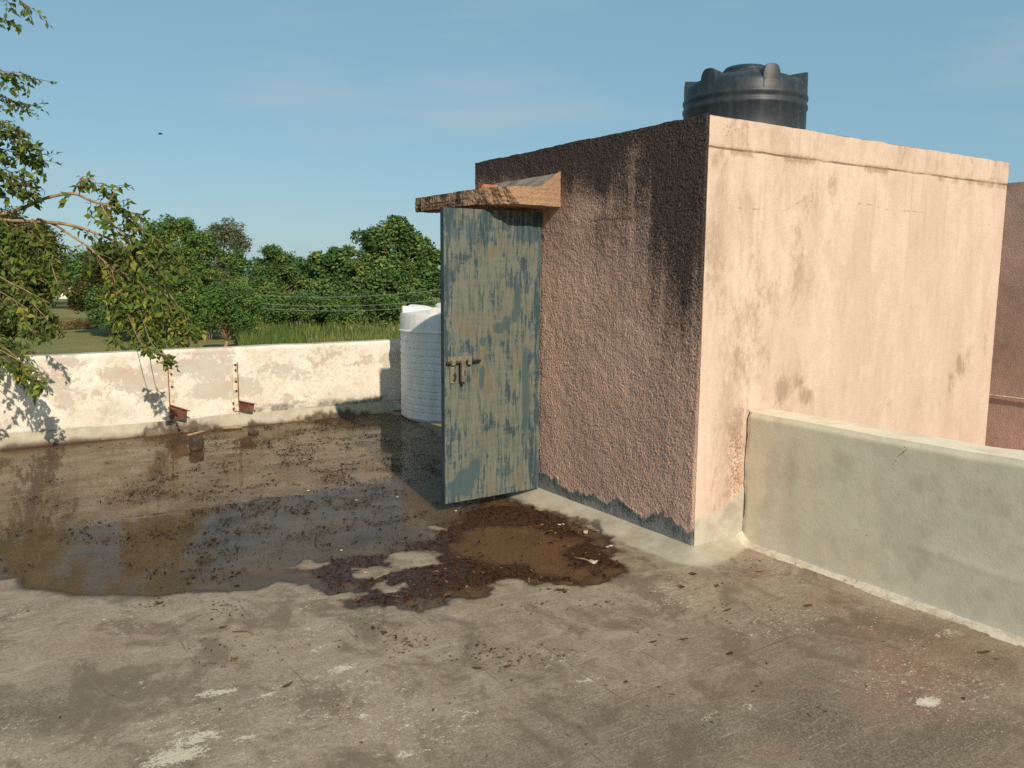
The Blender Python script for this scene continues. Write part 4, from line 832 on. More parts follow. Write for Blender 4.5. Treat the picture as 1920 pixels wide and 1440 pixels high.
# litter floating on the puddle and packed in the sludge: nobody could count it
N = 230000
qx = rng.uniform(-1.7, 3.3, N); qy = rng.uniform(3.1, 8.28, N)
ii = ((qx-fx[0])/STEP).astype(int); jj = ((qy-fy[0])/STEP).astype(int)
dp = FD[jj, ii]; dm = FMUD[jj, ii]; dpo = FPOOL[jj, ii]; fz = FZ[jj, ii]
cl = fbm(qx*2.3, qy*2.3, 4, 501); cl2 = fbm(qx*7, qy*7, 3, 502)
dens = (0.05+0.16*sst(cl, 0.45, 0.65)+1.3*sst(cl2+0.8*(cl-0.5), 0.61, 0.70))*sst(-dp, 0.0, 0.12)*(0.35+0.65*sst(qx, 0.3, 1.6))*(1-0.75*sst(qy, 6.6, 7.6)*sst(-qx, -2.4, -1.6))
dens = np.where(dm < 0, np.where(dpo < 0, 0.10, 0.75), dens)*(dp < 0.0)
for (cx_, cy_), s in zip([(0.981, 4.445), (0.845, 4.582), (1.514, 4.53), (1.655, 4.557), (1.85, 4.619), (1.129, 4.159), (0.681, 4.738), (3.156, 6.735), (2.962, 6.717), (3.65, 7.715), (2.625, 6.066), (2.265, 6.077)], (0.14,0.12,0.16,0.14,0.14,0.08,0.1,0.14,0.12,0.18,0.12,0.14)):
    dens = dens + 0.8*np.exp(-((qx-cx_)/s)**2-((qy-cy_)/(s*1.3))**2)*sst(cl2, 0.38, 0.55)
ok = (rng.random(N) < dens*0.95) & ~((qx > 3.2) & (qy < 5.5)); qx, qy, fz, dm = qx[ok], qy[ok], fz[ok], dm[ok]; n = len(qx)
a = rng.uniform(0, 2*np.pi, n); dr = np.stack([np.cos(a), np.sin(a), rng.normal(0, 0.12, n)], -1)
nr = np.stack([rng.normal(0, 0.3, n), rng.normal(0, 0.3, n), np.ones(n)], -1)
sz = np.where(rng.random(n) < 0.07, rng.uniform(0.022, 0.045, n), 0.005+0.014*rng.random(n)**2.2)
ti = np.stack([rng.random(n)*np.where(dm < 0, 0.8, 0.7), rng.random(n)**2.6*np.where(dm < 0.05, 0.95, 0.85)], -1)
V, F, A = leaves(np.stack([qx, qy, np.maximum(fz, WATER_Z)+0.003], -1), dr, nr, sz, sz*rng.uniform(0.15, 0.45, n), 0.2, ti, 0.1)
o = link('leaf_litter', np_mesh('leaf_litter', V, F, A), LITTER); tag(o, 'dark wet leaf litter floating on the puddle', 'leaf litter', kind='stuff')
# dry crumbs of leaf on the concrete
pts = []
for (cx_, cy_), s, k in zip([(0.888, 3.744), (0.864, 3.653), (0.645, 3.937), (0.619, 3.991), (0.763, 3.338), (0.742, 3.212), (1.376, 3.155), (1.432, 3.056), (1.447, 2.984), (1.413, 2.889), (1.657, 2.759), (1.638, 2.686), (1.656, 2.592), (1.723, 2.576), (1.79, 2.56), (2.099, 2.962), (2.35, 2.837), (2.857, 2.472), (2.744, 2.403), (2.899, 2.717), (2.342, 2.531), (2.276, 3.077), (3.439, 2.769), (2.977, 2.323), (2.101, 2.029), (1.031, 2.613), (1.362, 2.419), (0.952, 3.159), (1.968, 2.472), (1.926, 2.19), (1.47, 2.74), (2.384, 1.892)],
        (0.05,0.05,0.03,0.04,0.06,0.05,0.06,0.07,0.06,0.05,0.05,0.04,0.05,0.06,0.05,0.07,0.06,0.05,0.05,0.03,0.05,0.04,0.06,0.05,0.03,0.03,0.03,0.05,0.06,0.05,0.04,0.03), (26,22,10,12,22,16,22,22,26,20,26,18,14,18,16,16,14,10,12,8,10,14,14,8,4,5,5,10,8,7,8,3)):
    for _ in range(k): pts.append((cx_+rng.normal(0, s), cy_+rng.normal(0, s*0.8)))
for _ in range(170): pts.append((rng.uniform(0.1, 3.4), rng.uniform(1.3, 4.2)))
pts = np.array([q for q in pts if q[0] < 3.5 and not (q[0] > 3.2 and q[1] > 3.0)]); n = len(pts)
a = rng.uniform(0, 2*np.pi, n); dr = np.stack([np.cos(a), np.sin(a), rng.normal(0.1, 0.2, n)], -1); nr = np.stack([rng.normal(0, 0.4, n), rng.normal(0, 0.4, n), np.ones(n)], -1)
sz = rng.uniform(0.007, 0.024, n); fz = np.array([floor_z(*q) for q in pts])
V, F, A = leaves(np.column_stack([pts, fz+0.003]), dr, nr, sz, sz*rng.uniform(0.2, 0.5, n), 0.4, np.stack([rng.random(n)*0.8, rng.random(n)**2], -1), 0.2)
o = link('leaf_crumbs', np_mesh('leaf_crumbs', V, F, A), LEAF_DRY); tag(o, 'dry leaf crumbs scattered over the concrete floor', 'leaf litter', kind='stuff')
# larger single dry leaves, and pale chips in the sludge
def one_leaf(name, q, ang, L, W_, tint, label, group, m, z=None):
    n_ = 7; V = []; F = []
    d = Vector((math.cos(ang), math.sin(ang), 0)); s = Vector((-math.sin(ang), math.cos(ang), 0))
    for i in range(n_+1):
        t = i/n_; w = W_*0.5*math.sin(math.pi*min(1, 0.04+t*0.96))**0.8*(1.15-0.4*t); cz = 0.18*L*(2*t-1)**2 - 0.04*L
        for k in (-1, 0, 1): V.append(d*(t-0.5)*L + s*w*k + Vector((0, 0, 0.007+cz+abs(k)*w*0.55)))
    for i in range(n_):
        for k in range(2): F.append((i*3+k, i*3+k+1, i*3+k+4, i*3+k+3))
    A = np.zeros((len(V), 4)); A[:, 0] = tint[0]; A[:, 1] = tint[1]; A[:, 3] = 1
    o = link(name, np_mesh(name, [tuple(v_) for v_ in V], F, {'tint': A}), m, None, True)
    o.location = (q[0], q[1], floor_z(*q) if z is None else z); tag(o, label, 'leaf', group); return o
LEAF_LABELS = ['dead leaf lying straight in front of the stair room corner',
    'dead leaf just right of the one in front of the stair room corner',
    'rolled dead leaf halfway along the foot of the grey parapet',
    'ochre dead leaf near where the grey parapet meets the stair room',
    'dead leaf at the edge of the cement fillet below the stair room corner', "dead leaf a step in front of the grey parapet's inner end", 'dead leaf at the foot of the grey parapet, nearest the right edge',
    'dead leaf out on the open floor, right one of two before the stair room',
    'dead leaf out on the open floor, left one of two before the stair room',
    'dead leaf among crumbs in the middle of the floor, left of two',
    'dead leaf among crumbs in the middle of the floor, right of two', "dead leaf just below the muddy pool's edge, left of two touching",
    "dead leaf just below the muddy pool's edge, right of two touching", 'dead leaf below the tip of the sludge, right of two',
    'dead leaf below the tip of the sludge, left of two',
    'brightest orange dead leaf on the left half of the dry floor',
    'dead leaf beside the thin dark twig in front of the puddle',
    'dead leaf alone on the dark floor right of centre',
    'dead leaf against the front edge of the puddle at left',
    'dead leaf closest to the bottom of the picture, left of centre']
for i, q in enumerate([(2.855, 2.753), (3.016, 2.666), (3.187, 2.259), (3.355, 2.682), (3.032, 2.845), (2.83, 2.432), (3.391, 1.561), (2.438, 2.325), (2.309, 2.378), (1.564, 2.584), (1.671, 2.53), (2.32, 3.049), (2.33, 3.019), (1.393, 3.081), (1.372, 3.145), (0.789, 3.192), (0.828, 3.509), (2.502, 2.126), (0.645, 3.937), (0.897, 2.858)]):
    one_leaf('dry_leaf', q, rng.uniform(0, 3.1), rng.uniform(0.035, 0.058), rng.uniform(0.014, 0.024), (rng.uniform(0.1, 0.7), 0.85 if i in (15, 3) else 0.4), LEAF_LABELS[i], 'dead leaves on the floor', LEAF_DRY)
M_CHIP = plain('plaster_chip', (0.50, 0.42, 0.32), 0.9, 0.15, 20)
for i, (q, s) in enumerate(zip([(3.013, 3.712), (2.708, 3.277), (2.962, 3.908), (2.988, 3.904), (2.946, 3.433), (2.976, 3.436), (2.738, 3.277), (1.615, 3.792), (2.237, 6.493), (1.647, 4.201), (1.93, 5.53), (2.573, 4.523), (2.121, 5.112), (2.394, 5.035)], (0.030,0.032,0.015,0.014,0.014,0.018,0.015,0.012,0.014,0.01,0.016,0.012,0.012,0.012))):
    lump('plaster_chip', (q[0], q[1], max(floor_z(*q), WATER_Z)+0.006), (s*0.75, s*0.45, s*0.22), M_CHIP, 40+i, 'pale plaster chip lying in the wet litter of the puddle', 'chip', rng.uniform(0, 3))['group'] = 'plaster chips in the puddle'

# ---- trees behind
def crown_mesh(clumps, n_leaf, size, seed, aspect=0.6, flat=0.0):
    r = np.random.default_rng(seed); cl_ = np.array(clumps); w = cl_[:, 3]**2; ci = r.choice(len(cl_), n_leaf, p=w/w.sum())
    d = r.normal(size=(n_leaf, 3)); d[:, 2] += 0.25; d /= np.linalg.norm(d, axis=1)[:, None]
    rad = cl_[ci, 3]*(0.72+0.36*r.random(n_leaf)**0.7); rad *= 0.55+0.95*vn(d[:, 0]*3.5+ci*3.1, d[:, 1]*3.5+d[:, 2]*3.1, seed)
    P = cl_[ci, :3] + d*rad[:, None]*np.array([1, 1, 0.8])
    nr_ = d*0.9 + r.normal(size=(n_leaf, 3))*0.55; nr_[:, 2] += 0.35
    ax = r.normal(size=(n_leaf, 3)); ax[:, 2] = ax[:, 2]*0.6-0.3
    L = size*(0.6+0.8*r.random(n_leaf)); ax /= np.linalg.norm(ax, axis=1)[:, None]
    s = np.cross(ax, nr_); s /= np.maximum(np.linalg.norm(s, axis=1), 1e-6)[:, None]
    nn = np.cross(s, ax); L = L[:, None]
    V = np.stack([P-ax*L*0.5, P+s*L*aspect*0.5-nn*L*0.08, P+ax*L*0.5, P-s*L*aspect*0.5-nn*L*0.08], 1).reshape(-1, 3)
    F = np.arange(n_leaf*4).reshape(-1, 4)
    ct = r.random(len(cl_))
    A = np.zeros((n_leaf, 4, 4)); A[:, :, 0] = (0.35*ct[ci]+0.65*r.random(n_leaf))[:, None]; A[:, :, 1] = (0.55*ct[ci]+0.5*r.random(n_leaf))[:, None]; A[:, :, 3] = 1
    return np_mesh('crown', V, F, {'tint': A.reshape(-1, 4)})
def blob_clumps(c, rx, ry, rz, n, r0, r1, seed, low=-0.55):
    r = np.random.default_rng(seed); out_ = []
    while len(out_) < n:
        d = r.normal(size=3); d /= np.linalg.norm(d)
        if d[2] < low: continue
        k = r.random()**0.35*0.9
        out_.append((c[0]+d[0]*rx*k, c[1]+d[1]*ry*k, c[2]+d[2]*rz*k, r.uniform(r0, r1)))
    return out_
def tree(name, label, base, lobes, leaf_m, n_leaf, size, bark, seed, trunk_r=0.22, group='trees beyond the parapet', aspect=0.6, stems=None):
    """lobes: (cx, cy, cz, rx, rz, clumps, r0, r1)"""
    t = empty(name, base, label, 'tree', group); cl_ = []
    for i, (cx_, cy_, cz_, rx, rz, nc, r0, r1) in enumerate(lobes): cl_ += blob_clumps((cx_, cy_, cz_), rx, rx*0.9, rz, nc, r0, r1, seed*7+i)
    link('crown', crown_mesh(cl_, n_leaf, size, seed, aspect), leaf_m, t)
    mb = MB(); r = random.Random(seed); L0 = lobes[0]
    tops = stems or [(L0[0], L0[1], L0[2])]
    bse = Vector(base); fork = bse + (Vector(tops[0])-bse)*0.30; fork.x = bse.x+(tops[0][0]-bse.x)*0.15; fork.y = bse.y+(tops[0][1]-bse.y)*0.15
    mb.tube([bse-Vector((0, 0, 0.3)), bse+(fork-bse)*0.5+Vector((r.uniform(-.1, .1), 0, 0)), fork], [trunk_r*1.25, trunk_r, trunk_r*0.85], 8)
    r.shuffle(cl_)
    for q in cl_[:12]:
        e = Vector(q[:3]); m_ = fork+(e-fork)*0.5+Vector((r.uniform(-.3, .3), r.uniform(-.3, .3), r.uniform(0.1, .5)))
        mb.tube([fork-Vector((0, 0, 0.05)), m_, e], [trunk_r*0.55, trunk_r*0.3, trunk_r*0.08], 6)
    mb.build('trunk', bark, t, True); return t
def G(q): return (q[0], q[1], GZ)
F_ = 1523.06
def px2m(w, d): return w*d/F_
def lobe(c, d, rpx_x, rpx_z, n, k0=0.17, k1=0.36):
    n = int(n*1.9)
    rx = px2m(rpx_x, d); rz = px2m(rpx_z, d); s = min(rx, rz); return (c[0], c[1], c[2], rx*0.86, rz*0.86, n, s*k0, s*k1)
def D1(l): return l[0]
LB = [lobe(c, 65, a_, b_, n_) for c, (a_, b_, n_) in zip([(29.17, 60.99, 4.01), (27.25, 62.16, 3.35), (31.22, 60.66, 2.88), (24.6, 61.32, 2.24), (23.16, 62.19, 1.69), (27.71, 60.2, 0.58), (23.43, 60.51, -0.11), (31.16, 59.02, 0.03), (28.61, 58.22, -0.43)], ((60, 55, 16), (46, 50, 12), (50, 62, 13), (48, 44, 12), (40, 40, 10), (92, 62, 22), (72, 46, 14), (62, 50, 12), (80, 45, 12)))]
b, = [(28.81, 60.15, -2.65)]
tree('broad_tree', 'tallest broad dark green tree beyond the crop field, beside the open door', G(b), LB, LEAF_DK, 46000, 0.27, BARK_RED, 3, 0.4)
LB = [lobe(c, 62, a_, b_, n_) for c, (a_, b_, n_) in zip([(13.27, 66.71, 3.88), (15.04, 65.46, 3.49), (12.04, 68.57, 2.85), (13.76, 65.94, 1.15), (15.37, 63.49, 0.17), (16.95, 65.12, 1.77), (11.92, 65.69, -0.45)], ((62, 50, 14), (48, 45, 12), (50, 62, 12), (84, 62, 20), (58, 48, 12), (44, 50, 10), (70, 45, 12)))]
b, = [(13.29, 65.56, -3.09)]
tree('broad_tree', 'bright green feathery tree behind the hanging branches', G(b), LB, LEAF_MD, 40000, 0.24, BARK_DK, 4, 0.3, aspect=0.4)
c1, c2 = [(21.19, 80.95, 4.62), (19.73, 81.51, 2.07)]
b, = [(20.44, 80.21, -3.0)]
tree('broad_tree', 'pale olive tree rising behind the bright green feathery tree', G(b), [lobe(c1, 78, 42, 48, 18, 0.2, 0.34), lobe(c2, 78, 55, 60, 12)], LEAF_PALE, 9000, 0.26, BARK_DK, 5, 0.3, aspect=0.4)
c1, c2, c3 = [(22.1, 70.21, 1.96), (20.73, 68.28, -0.62), (23.26, 69.2, 0.46)]
b, = [(21.63, 69.71, -3.05)]
tree('broad_tree', 'mid green tree with a ragged top in the gap of the treeline', G(b), [lobe(c1, 70, 44, 46, 18), lobe(c2, 68, 60, 45, 14), lobe(c3, 70, 40, 42, 12)], LEAF_DK, 20000, 0.24, BARK_DK, 6, 0.25, aspect=0.45)
c1, = [(13.33, 51.35, -0.87)]
b, = [(12.95, 51.24, -3.06)]
tree('small_tree', 'small round tree with a forked pale trunk just behind the white parapet', G(b), [lobe(c1, 50, 62, 58, 26, 0.2, 0.38)], LEAF_MD, 13000, 0.15, BARK, 8, 0.13)
# second stem of its fork
c1, c2, c3, c4, c5 = [(1.46, 35.48, 2.1), (2.04, 33.68, 0.86), (0.34, 36.1, 1.31), (1.49, 33.88, -0.18), (0.38, 35.79, -0.44)]
b, = [(0.59, 35.37, -2.2)]
tree('broad_tree', 'dark olive tree at the left edge behind the white parapet', G(b), [lobe(c1, 30, 80, 105, 26), lobe(c2, 29, 52, 70, 16), lobe(c3, 30, 90, 125, 24), lobe(c4, 29, 70, 62, 20), lobe(c5, 30, 80, 70, 20)], LEAF_YL, 64000, 0.15, BARK_DK, 9, 0.2, aspect=0.4)
c1, c2 = [(9.96, 73.31, 1.09), (7.96, 71.94, -0.57)]
b, = [(9.65, 72.81, -3.21)]
tree('broad_tree', 'olive tree half hidden by the hanging branches', G(b), [lobe(c1, 66, 62, 80, 22), lobe(c2, 64, 45, 42, 14)], LEAF_YL, 20000, 0.22, BARK_DK, 10, 0.25, aspect=0.4)
c1, = [(9.86, 62.14, -0.88)]
b, = [(9.75, 61.82, -3.29)]
tree('small_tree', 'small dark tree on the lawn behind the hanging branches', G(b), [lobe(c1, 57, 70, 60, 20)], LEAF_DK, 10000, 0.18, BARK_DK, 12, 0.14)
# shrubs along the far edge of the crop
for i, ((cx_, cy_, cz_), w, lab) in enumerate(zip([(20.06, 60.2, -0.87), (21.22, 58.24, -0.74), (22.45, 56.16, -1.0), (24.48, 56.02, -1.03), (26.4, 55.99, -0.82), (28.69, 55.65, -0.97), (31.06, 54.08, -0.95), (8.84, 68.81, -1.31), (10.02, 65.59, -1.4), (11.66, 64.5, -1.39), (13.07, 62.34, -1.44), (14.45, 62.64, -1.37), (17.23, 60.78, -1.47), (18.37, 60.0, -1.54)], (34, 36, 34, 40, 36, 44, 46, 40, 42, 42, 40, 38, 36, 34),
        ('low bush at the left end of the hedge behind the crop', 'second bush from the left in the hedge behind the crop', 'rounded bush in the middle of the hedge behind the crop', 'dark bush in the hedge below the tall tree', 'bush beside the red-brown trunk of the tall tree', 'bush behind the white tank', 'bush hidden behind the open door', 'leftmost bush of the row at the far end of the lawn', 'second bush from the left at the far end of the lawn', 'bush behind the lowest leaves of the hanging branches', 'bush left of the small round tree', 'bush just behind the small round tree', 'bush right of the small round tree', 'bush between the small round tree and the crop'))):
    t = empty('bush', (cx_, cy_, GZ), lab, 'bush', 'bushes along the far edge of the crop')
    rr_ = px2m(w, 60)
    link('foliage', crown_mesh(blob_clumps((cx_, cy_, GZ+1.9), rr_, rr_*0.8, 1.6, 14, 0.5, 0.85, 60+i, -0.9), 5200, 0.21, 60+i, 0.5), LEAF_DK if i % 2 else LEAF_MD, t)
    mb = MB()
    for k in range(4): mb.tube([(cx_+0.1*k, cy_, GZ-0.1), (cx_+(k-1.5)*0.5, cy_+0.2, GZ+1.7)], [0.06, 0.02], 5)
    mb.build('stem', BARK_DK, t)
# farther treeline
far = [(-23.57, 160.98, 0.43), (-11.87, 147.21, 0.92), (-1.89, 146.63, 0.96), (7.8, 137.71, 0.65), (10.91, 119.79, 0.1), (16.73, 136.62, 0.68), (38.64, 109.95, 0.91), (46.37, 114.63, 1.68), (37.48, 117.99, 0.86), (54.84, 96.88, 1.75), (64.28, 96.73, 2.19)]
for i, q in enumerate(far):
    R_ = 6.0+1.2*math.sin(i*2.3)
    lab = ['far hazy tree left of the frame edge', 'far round tree behind the left edge', 'far green tree behind the dark olive tree', 'far tree behind the dark olive tree on the left', 'far low tree at the end of the lawn', 'far tree behind the hanging branches', 'far tree in the gap left of the tall tree', 'far tree behind the tall broad tree', 'far tree behind the ragged mid green tree', 'far tree just right of the tall broad tree, behind the door', 'far tree hidden behind the stair room'][i]
    tree('far_tree', lab, (q[0], q[1], GZ), [(q[0], q[1], GZ+4.6, R_*0.85, 2.4, 18, 1.2, 1.9)], LEAF_DK if i % 3 else LEAF_MD, 5200, 0.42, BARK_DK, 100+i, 0.3, 'far treeline')
# low houses far behind, only a corner of white wall shows
for (q, w, d_, hgt, lab) in ((([(43.51, 122.72, 2.47)][0]), 7, 6, 5.6, 'white farm house glimpsed in the gap left of the tall tree'), (([(16.38, 170.92, 1.43)][0]), 6, 5, 5.1, 'white farm house at the far end of the lawn')):
    t = empty('farm_house', (q[0], q[1], GZ), lab, 'house')
    mb = MB(); mb.box((q[0]-w/2, q[1]-d_/2, GZ-.2), (q[0]+w/2, q[1]+d_/2, GZ+hgt)); mb.build('wall', M_FARW, t)
    mb = MB(); mb.box((q[0]-w/2-0.3, q[1]-d_/2-0.3, GZ+hgt+.001), (q[0]+w/2+0.3, q[1]+d_/2+0.3, GZ+hgt+0.25)); mb.build('roof', M_FARR, t)
    for k in (-0.25, 0.2):
        mb = MB(); mb.box((q[0]+k*w-0.5, q[1]-d_/2-0.03, GZ+hgt-2.2), (q[0]+k*w+0.5, q[1]-d_/2+0.05, GZ+hgt-1.0)); mb.build('window', M_WINDOW, t)
# heap of dry brush on the lawn
(hx, hy, _), = [(7.74, 78.86, -3.6)]
t = empty('brush_heap', (hx, hy, GZ), 'low reddish brown heap of dry brush on the lawn', 'brush heap')
link('foliage', crown_mesh([(hx+0.5*k, hy+0.2*(k % 2), GZ+0.35, 0.55) for k in range(-2, 3)], 2600, 0.16, 77, 0.3), LEAF_DRY, t)
(hx, hy, _), = [(1.34, 31.39, -1.26)]
t = empty('dry_bush', (hx, hy, GZ), 'dry rust brown bush at the foot of the dark olive tree', 'bush')
link('foliage', crown_mesh([(hx+0.35*k, hy, GZ+2.05-0.2*abs(k), 0.42) for k in (-2, -1, 0, 1)] + [(hx, hy, GZ+1.3, 0.7), (hx-.5, hy, GZ+.7, 0.8)], 3600, 0.13, 78, 0.3), LEAF_DRY, t)

# crop field: thousands of blades
N = 15000
A0, A1, A2, A3 = [np.array(q[:2]) for q in [(10.79, 39.56, -1.73), (22.62, 31.7, -1.65), (33.75, 47.32, -1.7), (15.67, 59.33, -1.83)]]
s_, t_ = rng.random(N), rng.random(N); base = (A0[None]*(1-s_)[:, None]+A1[None]*s_[:, None])*(1-t_)[:, None] + (A3[None]*(1-s_)[:, None]+A2[None]*s_[:, None])*t_[:, None]
hh = rng.uniform(1.05, 1.75, N)*(0.85+0.3*fbm(base[:, 0]/4, base[:, 1]/4, 3, 601)); a = rng.uniform(0, 2*np.pi, N); ln = rng.uniform(0.1, 0.55, N)
dx, dy = np.cos(a), np.sin(a); w = rng.uniform(0.02, 0.045, N)
b3 = np.column_stack([base, np.full(N, GZ)]); side = np.column_stack([-dy, dx, np.zeros(N)])*w[:, None]
mid = b3+np.column_stack([dx*ln*0.25, dy*ln*0.25, hh*0.65]); tip = b3+np.column_stack([dx*ln, dy*ln, hh])
V = np.stack([b3-side, b3+side, mid+side, mid-side, tip], 1).reshape(-1, 3); bI = (np.arange(N)*5)[:, None]
F = np.concatenate([bI+np.array([[0, 1, 2]]), bI+np.array([[0, 2, 3]]), bI+np.array([[3, 2, 4]])], 1).reshape(-1, 3)
yl = sst(fbm(base[:, 0]/6, base[:, 1]/6, 4, 602), 0.45, 0.6)
A = np.zeros((N, 5, 4)); A[:, :, 0] = rng.random(N)[:, None]; A[:, :, 1] = (0.55*yl+0.55*rng.random(N))[:, None]; A[:, :, 3] = 1
o = link('crop', np_mesh('crop', V, F, {'tint': A.reshape(-1, 4)}), CROP); tag(o, 'tall green and yellowing crop field behind the parapet', 'crop', kind='stuff')

# power lines and the two poles that carry them
pa, pb = [(15.04, 55.17, -0.19), (23.19, 37.76, 0.64)]
poles = []
for q, lab in ((pa, 'concrete power pole behind the small round tree'), (pb, 'concrete power pole hidden behind the open door')):
    t = empty('power_pole', (q[0], q[1], GZ), lab, 'pole'); mb = MB(); mb.tube([(q[0], q[1], GZ-.2), (q[0], q[1], q[2]+0.05)], [0.13, 0.09], 8); mb.build('shaft', M_CONC, t)
    mb = MB(); mb.box((q[0]-0.06, q[1]-0.05, q[2]-0.03), (q[0]+0.06, q[1]+0.05, q[2]+0.03)); mb.build('cross_arm', M_CONC, t)
for dz_, lab in ((0.0, 'top power line crossing in front of the treeline'), (-0.55, 'middle power line crossing in front of the treeline'), (-0.85, 'lowest power line crossing in front of the treeline')):
    mb = MB(); P_ = []
    for k in range(21):
        s = k/20; P_.append((pa[0]+(pb[0]-pa[0])*s, pa[1]+(pb[1]-pa[1])*s, pa[2]+(pb[2]-pa[2])*s+dz_*(1 if s else 1)-0.45*4*s*(1-s)+0.35))
    mb.tube(P_, 0.013, 5); o = mb.build('power_line', M_WIRE, None, True); recentre(o, P_[0]); tag(o, lab, 'wire', 'power lines')

# bird high in the sky
(qx_, qy_b, qz_b), = [(9.46, 49.49, 9.12)]
t = empty('bird', (qx_, qy_b, qz_b), 'small dark bird gliding in the sky above the trees', 'bird')
mb = MB(); d_ = Vector((0.9, -0.4, 0.05)).normalized(); cc = Vector((qx_, qy_b, qz_b))
mb.tube([cc-d_*0.16, cc-d_*0.08, cc, cc+d_*0.09, cc+d_*0.15], [0.008, 0.03, 0.038, 0.028, 0.008], 8); mb.build('body', M_BIRD, t, True)
sd = Vector((0.4, 0.9, 0)).normalized()
for k in (-1, 1):
    mb = MB(); mb.add([cc+d_*0.06, cc-d_*0.05, cc+sd*k*0.16-d_*0.05+Vector((0, 0, .03)), cc+sd*k*0.16+d_*0.05+Vector((0, 0, .04)), cc+sd*k*0.32-d_*0.06+Vector((0, 0, .02))], [(0, 1, 2, 3), (3, 2, 4)]); mb.build('wing', M_BIRD, t)

# ---- the near tree whose branches hang into the picture from the left
near = empty('overhanging_tree', (-1.5, 10.2, GZ), 'leafy tree whose thin drooping branches hang over the white parapet at left', 'tree')
wood = MB(); twigs = MB(); LP, LD, LN, LL, LW, LT = [], [], [], [], [], []
rr = np.random.default_rng(77)
def sub(path, n=4):
    P_ = [Vector(p_) for p_ in path]; out_ = []
    for i in range(len(P_)-1):
        p0 = P_[max(i-1, 0)]; p1 = P_[i]; p2 = P_[i+1]; p3 = P_[min(i+2, len(P_)-1)]
        for k in range(n):
            t = k/n; out_.append(0.5*((2*p1)+(p2-p0)*t+(2*p0-5*p1+4*p2-p3)*t*t+(3*p1-p0-3*p2+p3)*t*t*t))
    out_.append(P_[-1]); return out_
def add_leaf(p, d, L, yel):
    LP.append(tuple(p)); LD.append(tuple(d)); LN.append(tuple(rr.normal(0, 0.6, 3)+np.array([0, -0.35, 0.8]))); LL.append(L); LW.append(L*rr.uniform(0.45, 0.68)); LT.append((rr.random(), min(1, rr.random()*0.62+yel)))
def twiglet(p, d, L, leafL, n, yel):
    d = Vector(d).normalized(); pts_ = [Vector(p)]
    for k in range(4):
        d = (d+Vector((rr.normal(0, .12), rr.normal(0, .12), -0.13))).normalized(); pts_.append(pts_[-1]+d*L/4)
    twigs.tube(pts_, [0.0032, 0.0027, 0.0022, 0.0016, 0.001], 4, False)
    for k in range(n):
        s = (k+0.7)/n*4; i = min(3, int(s)); q = pts_[i].lerp(pts_[i+1], s-i)
        ld = (d*0.5 + Vector((rr.normal(0, .8), rr.normal(0, .8), rr.normal(-0.25, .55)))).normalized(); add_leaf(q, ld, leafL*rr.uniform(0.65, 1.2), yel)
def branch(path, r0, r1, n_twig, Lt=(0.12, 0.32), leafL=0.075, start=0.0, yel=0.12, droop=-0.35, nl=(4, 8)):
    P_ = sub(path); n = len(P_); wood.tube(P_, [r0+(r1-r0)*i/(n-1) for i in range(n)], 6, False)
    n_twig = int(n_twig*1.35); leafL *= 1.15; yel += 0.12
    for k in range(n_twig):
        s = (start+(1-start)*(k+rr.random())/n_twig)*(n-1); i = min(n-2, int(s)); q = P_[i].lerp(P_[i+1], s-i); t = (P_[i+1]-P_[i]).normalized()
        d = t*0.7+Vector((rr.normal(0, .55), rr.normal(0, .55), rr.normal(droop, .5))); twiglet(q, d, rr.uniform(*Lt), leafL, int(rr.integers(*nl)), yel)
    return P_
# trunk and limbs, out of the picture to the left
trunk = [(-1.5, 10.2, GZ-0.2), (-1.45, 10.15, -1.5), (-1.55, 10.0, 0.3), (-1.35, 9.9, 1.5)]
MBt = MB(); MBt.tube(sub(trunk), [0.24-0.10*i/12 for i in range(13)], 10)
limb1 = [trunk[-1]] + [(-0.743, 10.1, 1.891)] + [(0.047, 9.65, 2.104)]
limb2 = [trunk[-1], (-1.4, 9.4, 2.6)] + [(-0.317, 9.25, 3.637)]
wood.tube(sub(limb1), [0.10-0.075*i/8 for i in range(9)], 8); wood.tube(sub(limb2), [0.11-0.07*i/8 for i in range(9)], 8)
l1e, l2e = limb1[-1], limb2[-1]
A_ = [l1e] + [(0.305, 9.45, 2.094), (0.522, 9.25, 2.168), (0.691, 9.15, 2.251), (0.907, 9.05, 2.296), (1.054, 8.95, 2.226), (1.188, 8.85, 2.18), (1.307, 8.75, 2.134), (1.423, 8.68, 2.1)]
branch(A_, 0.020, 0.008, 14, start=0.6)
branch([(0.907, 9.05, 2.296), (0.949, 9.0, 2.39), (1.006, 8.95, 2.434), (1.079, 8.95, 2.434), (1.12, 8.9, 2.362)], 0.011, 0.004, 7, (0.06, 0.16))
branch([(1.169, 8.85, 2.185), (1.247, 8.85, 2.315), (1.216, 8.85, 2.354)], 0.006, 0.003, 9, (0.08, 0.2))
branch([(1.307, 8.75, 2.134), (1.427, 8.68, 1.989), (1.533, 8.68, 1.9), (1.622, 8.68, 1.835)], 0.008, 0.003, 16, (0.1, 0.3))
branch([(1.123, 8.85, 2.182), (1.172, 8.75, 2.053), (1.271, 8.68, 1.902), (1.357, 8.68, 1.752)], 0.006, 0.003, 16, (0.1, 0.3))
B0 = [l1e] + [(0.302, 9.45, 2.043), (0.713, 9.15, 2.019), (0.862, 9.05, 1.995), (0.996, 8.95, 1.949), (1.157, 8.85, 1.874), (1.321, 8.68, 1.777)]
branch(B0, 0.019, 0.011, 6, start=0.55)
branch([(1.321, 8.68, 1.777), (1.381, 8.68, 1.578), (1.427, 8.68, 1.428), (1.46, 8.68, 1.235), (1.482, 8.68, 1.077)], 0.009, 0.004, 20, (0.1, 0.3))
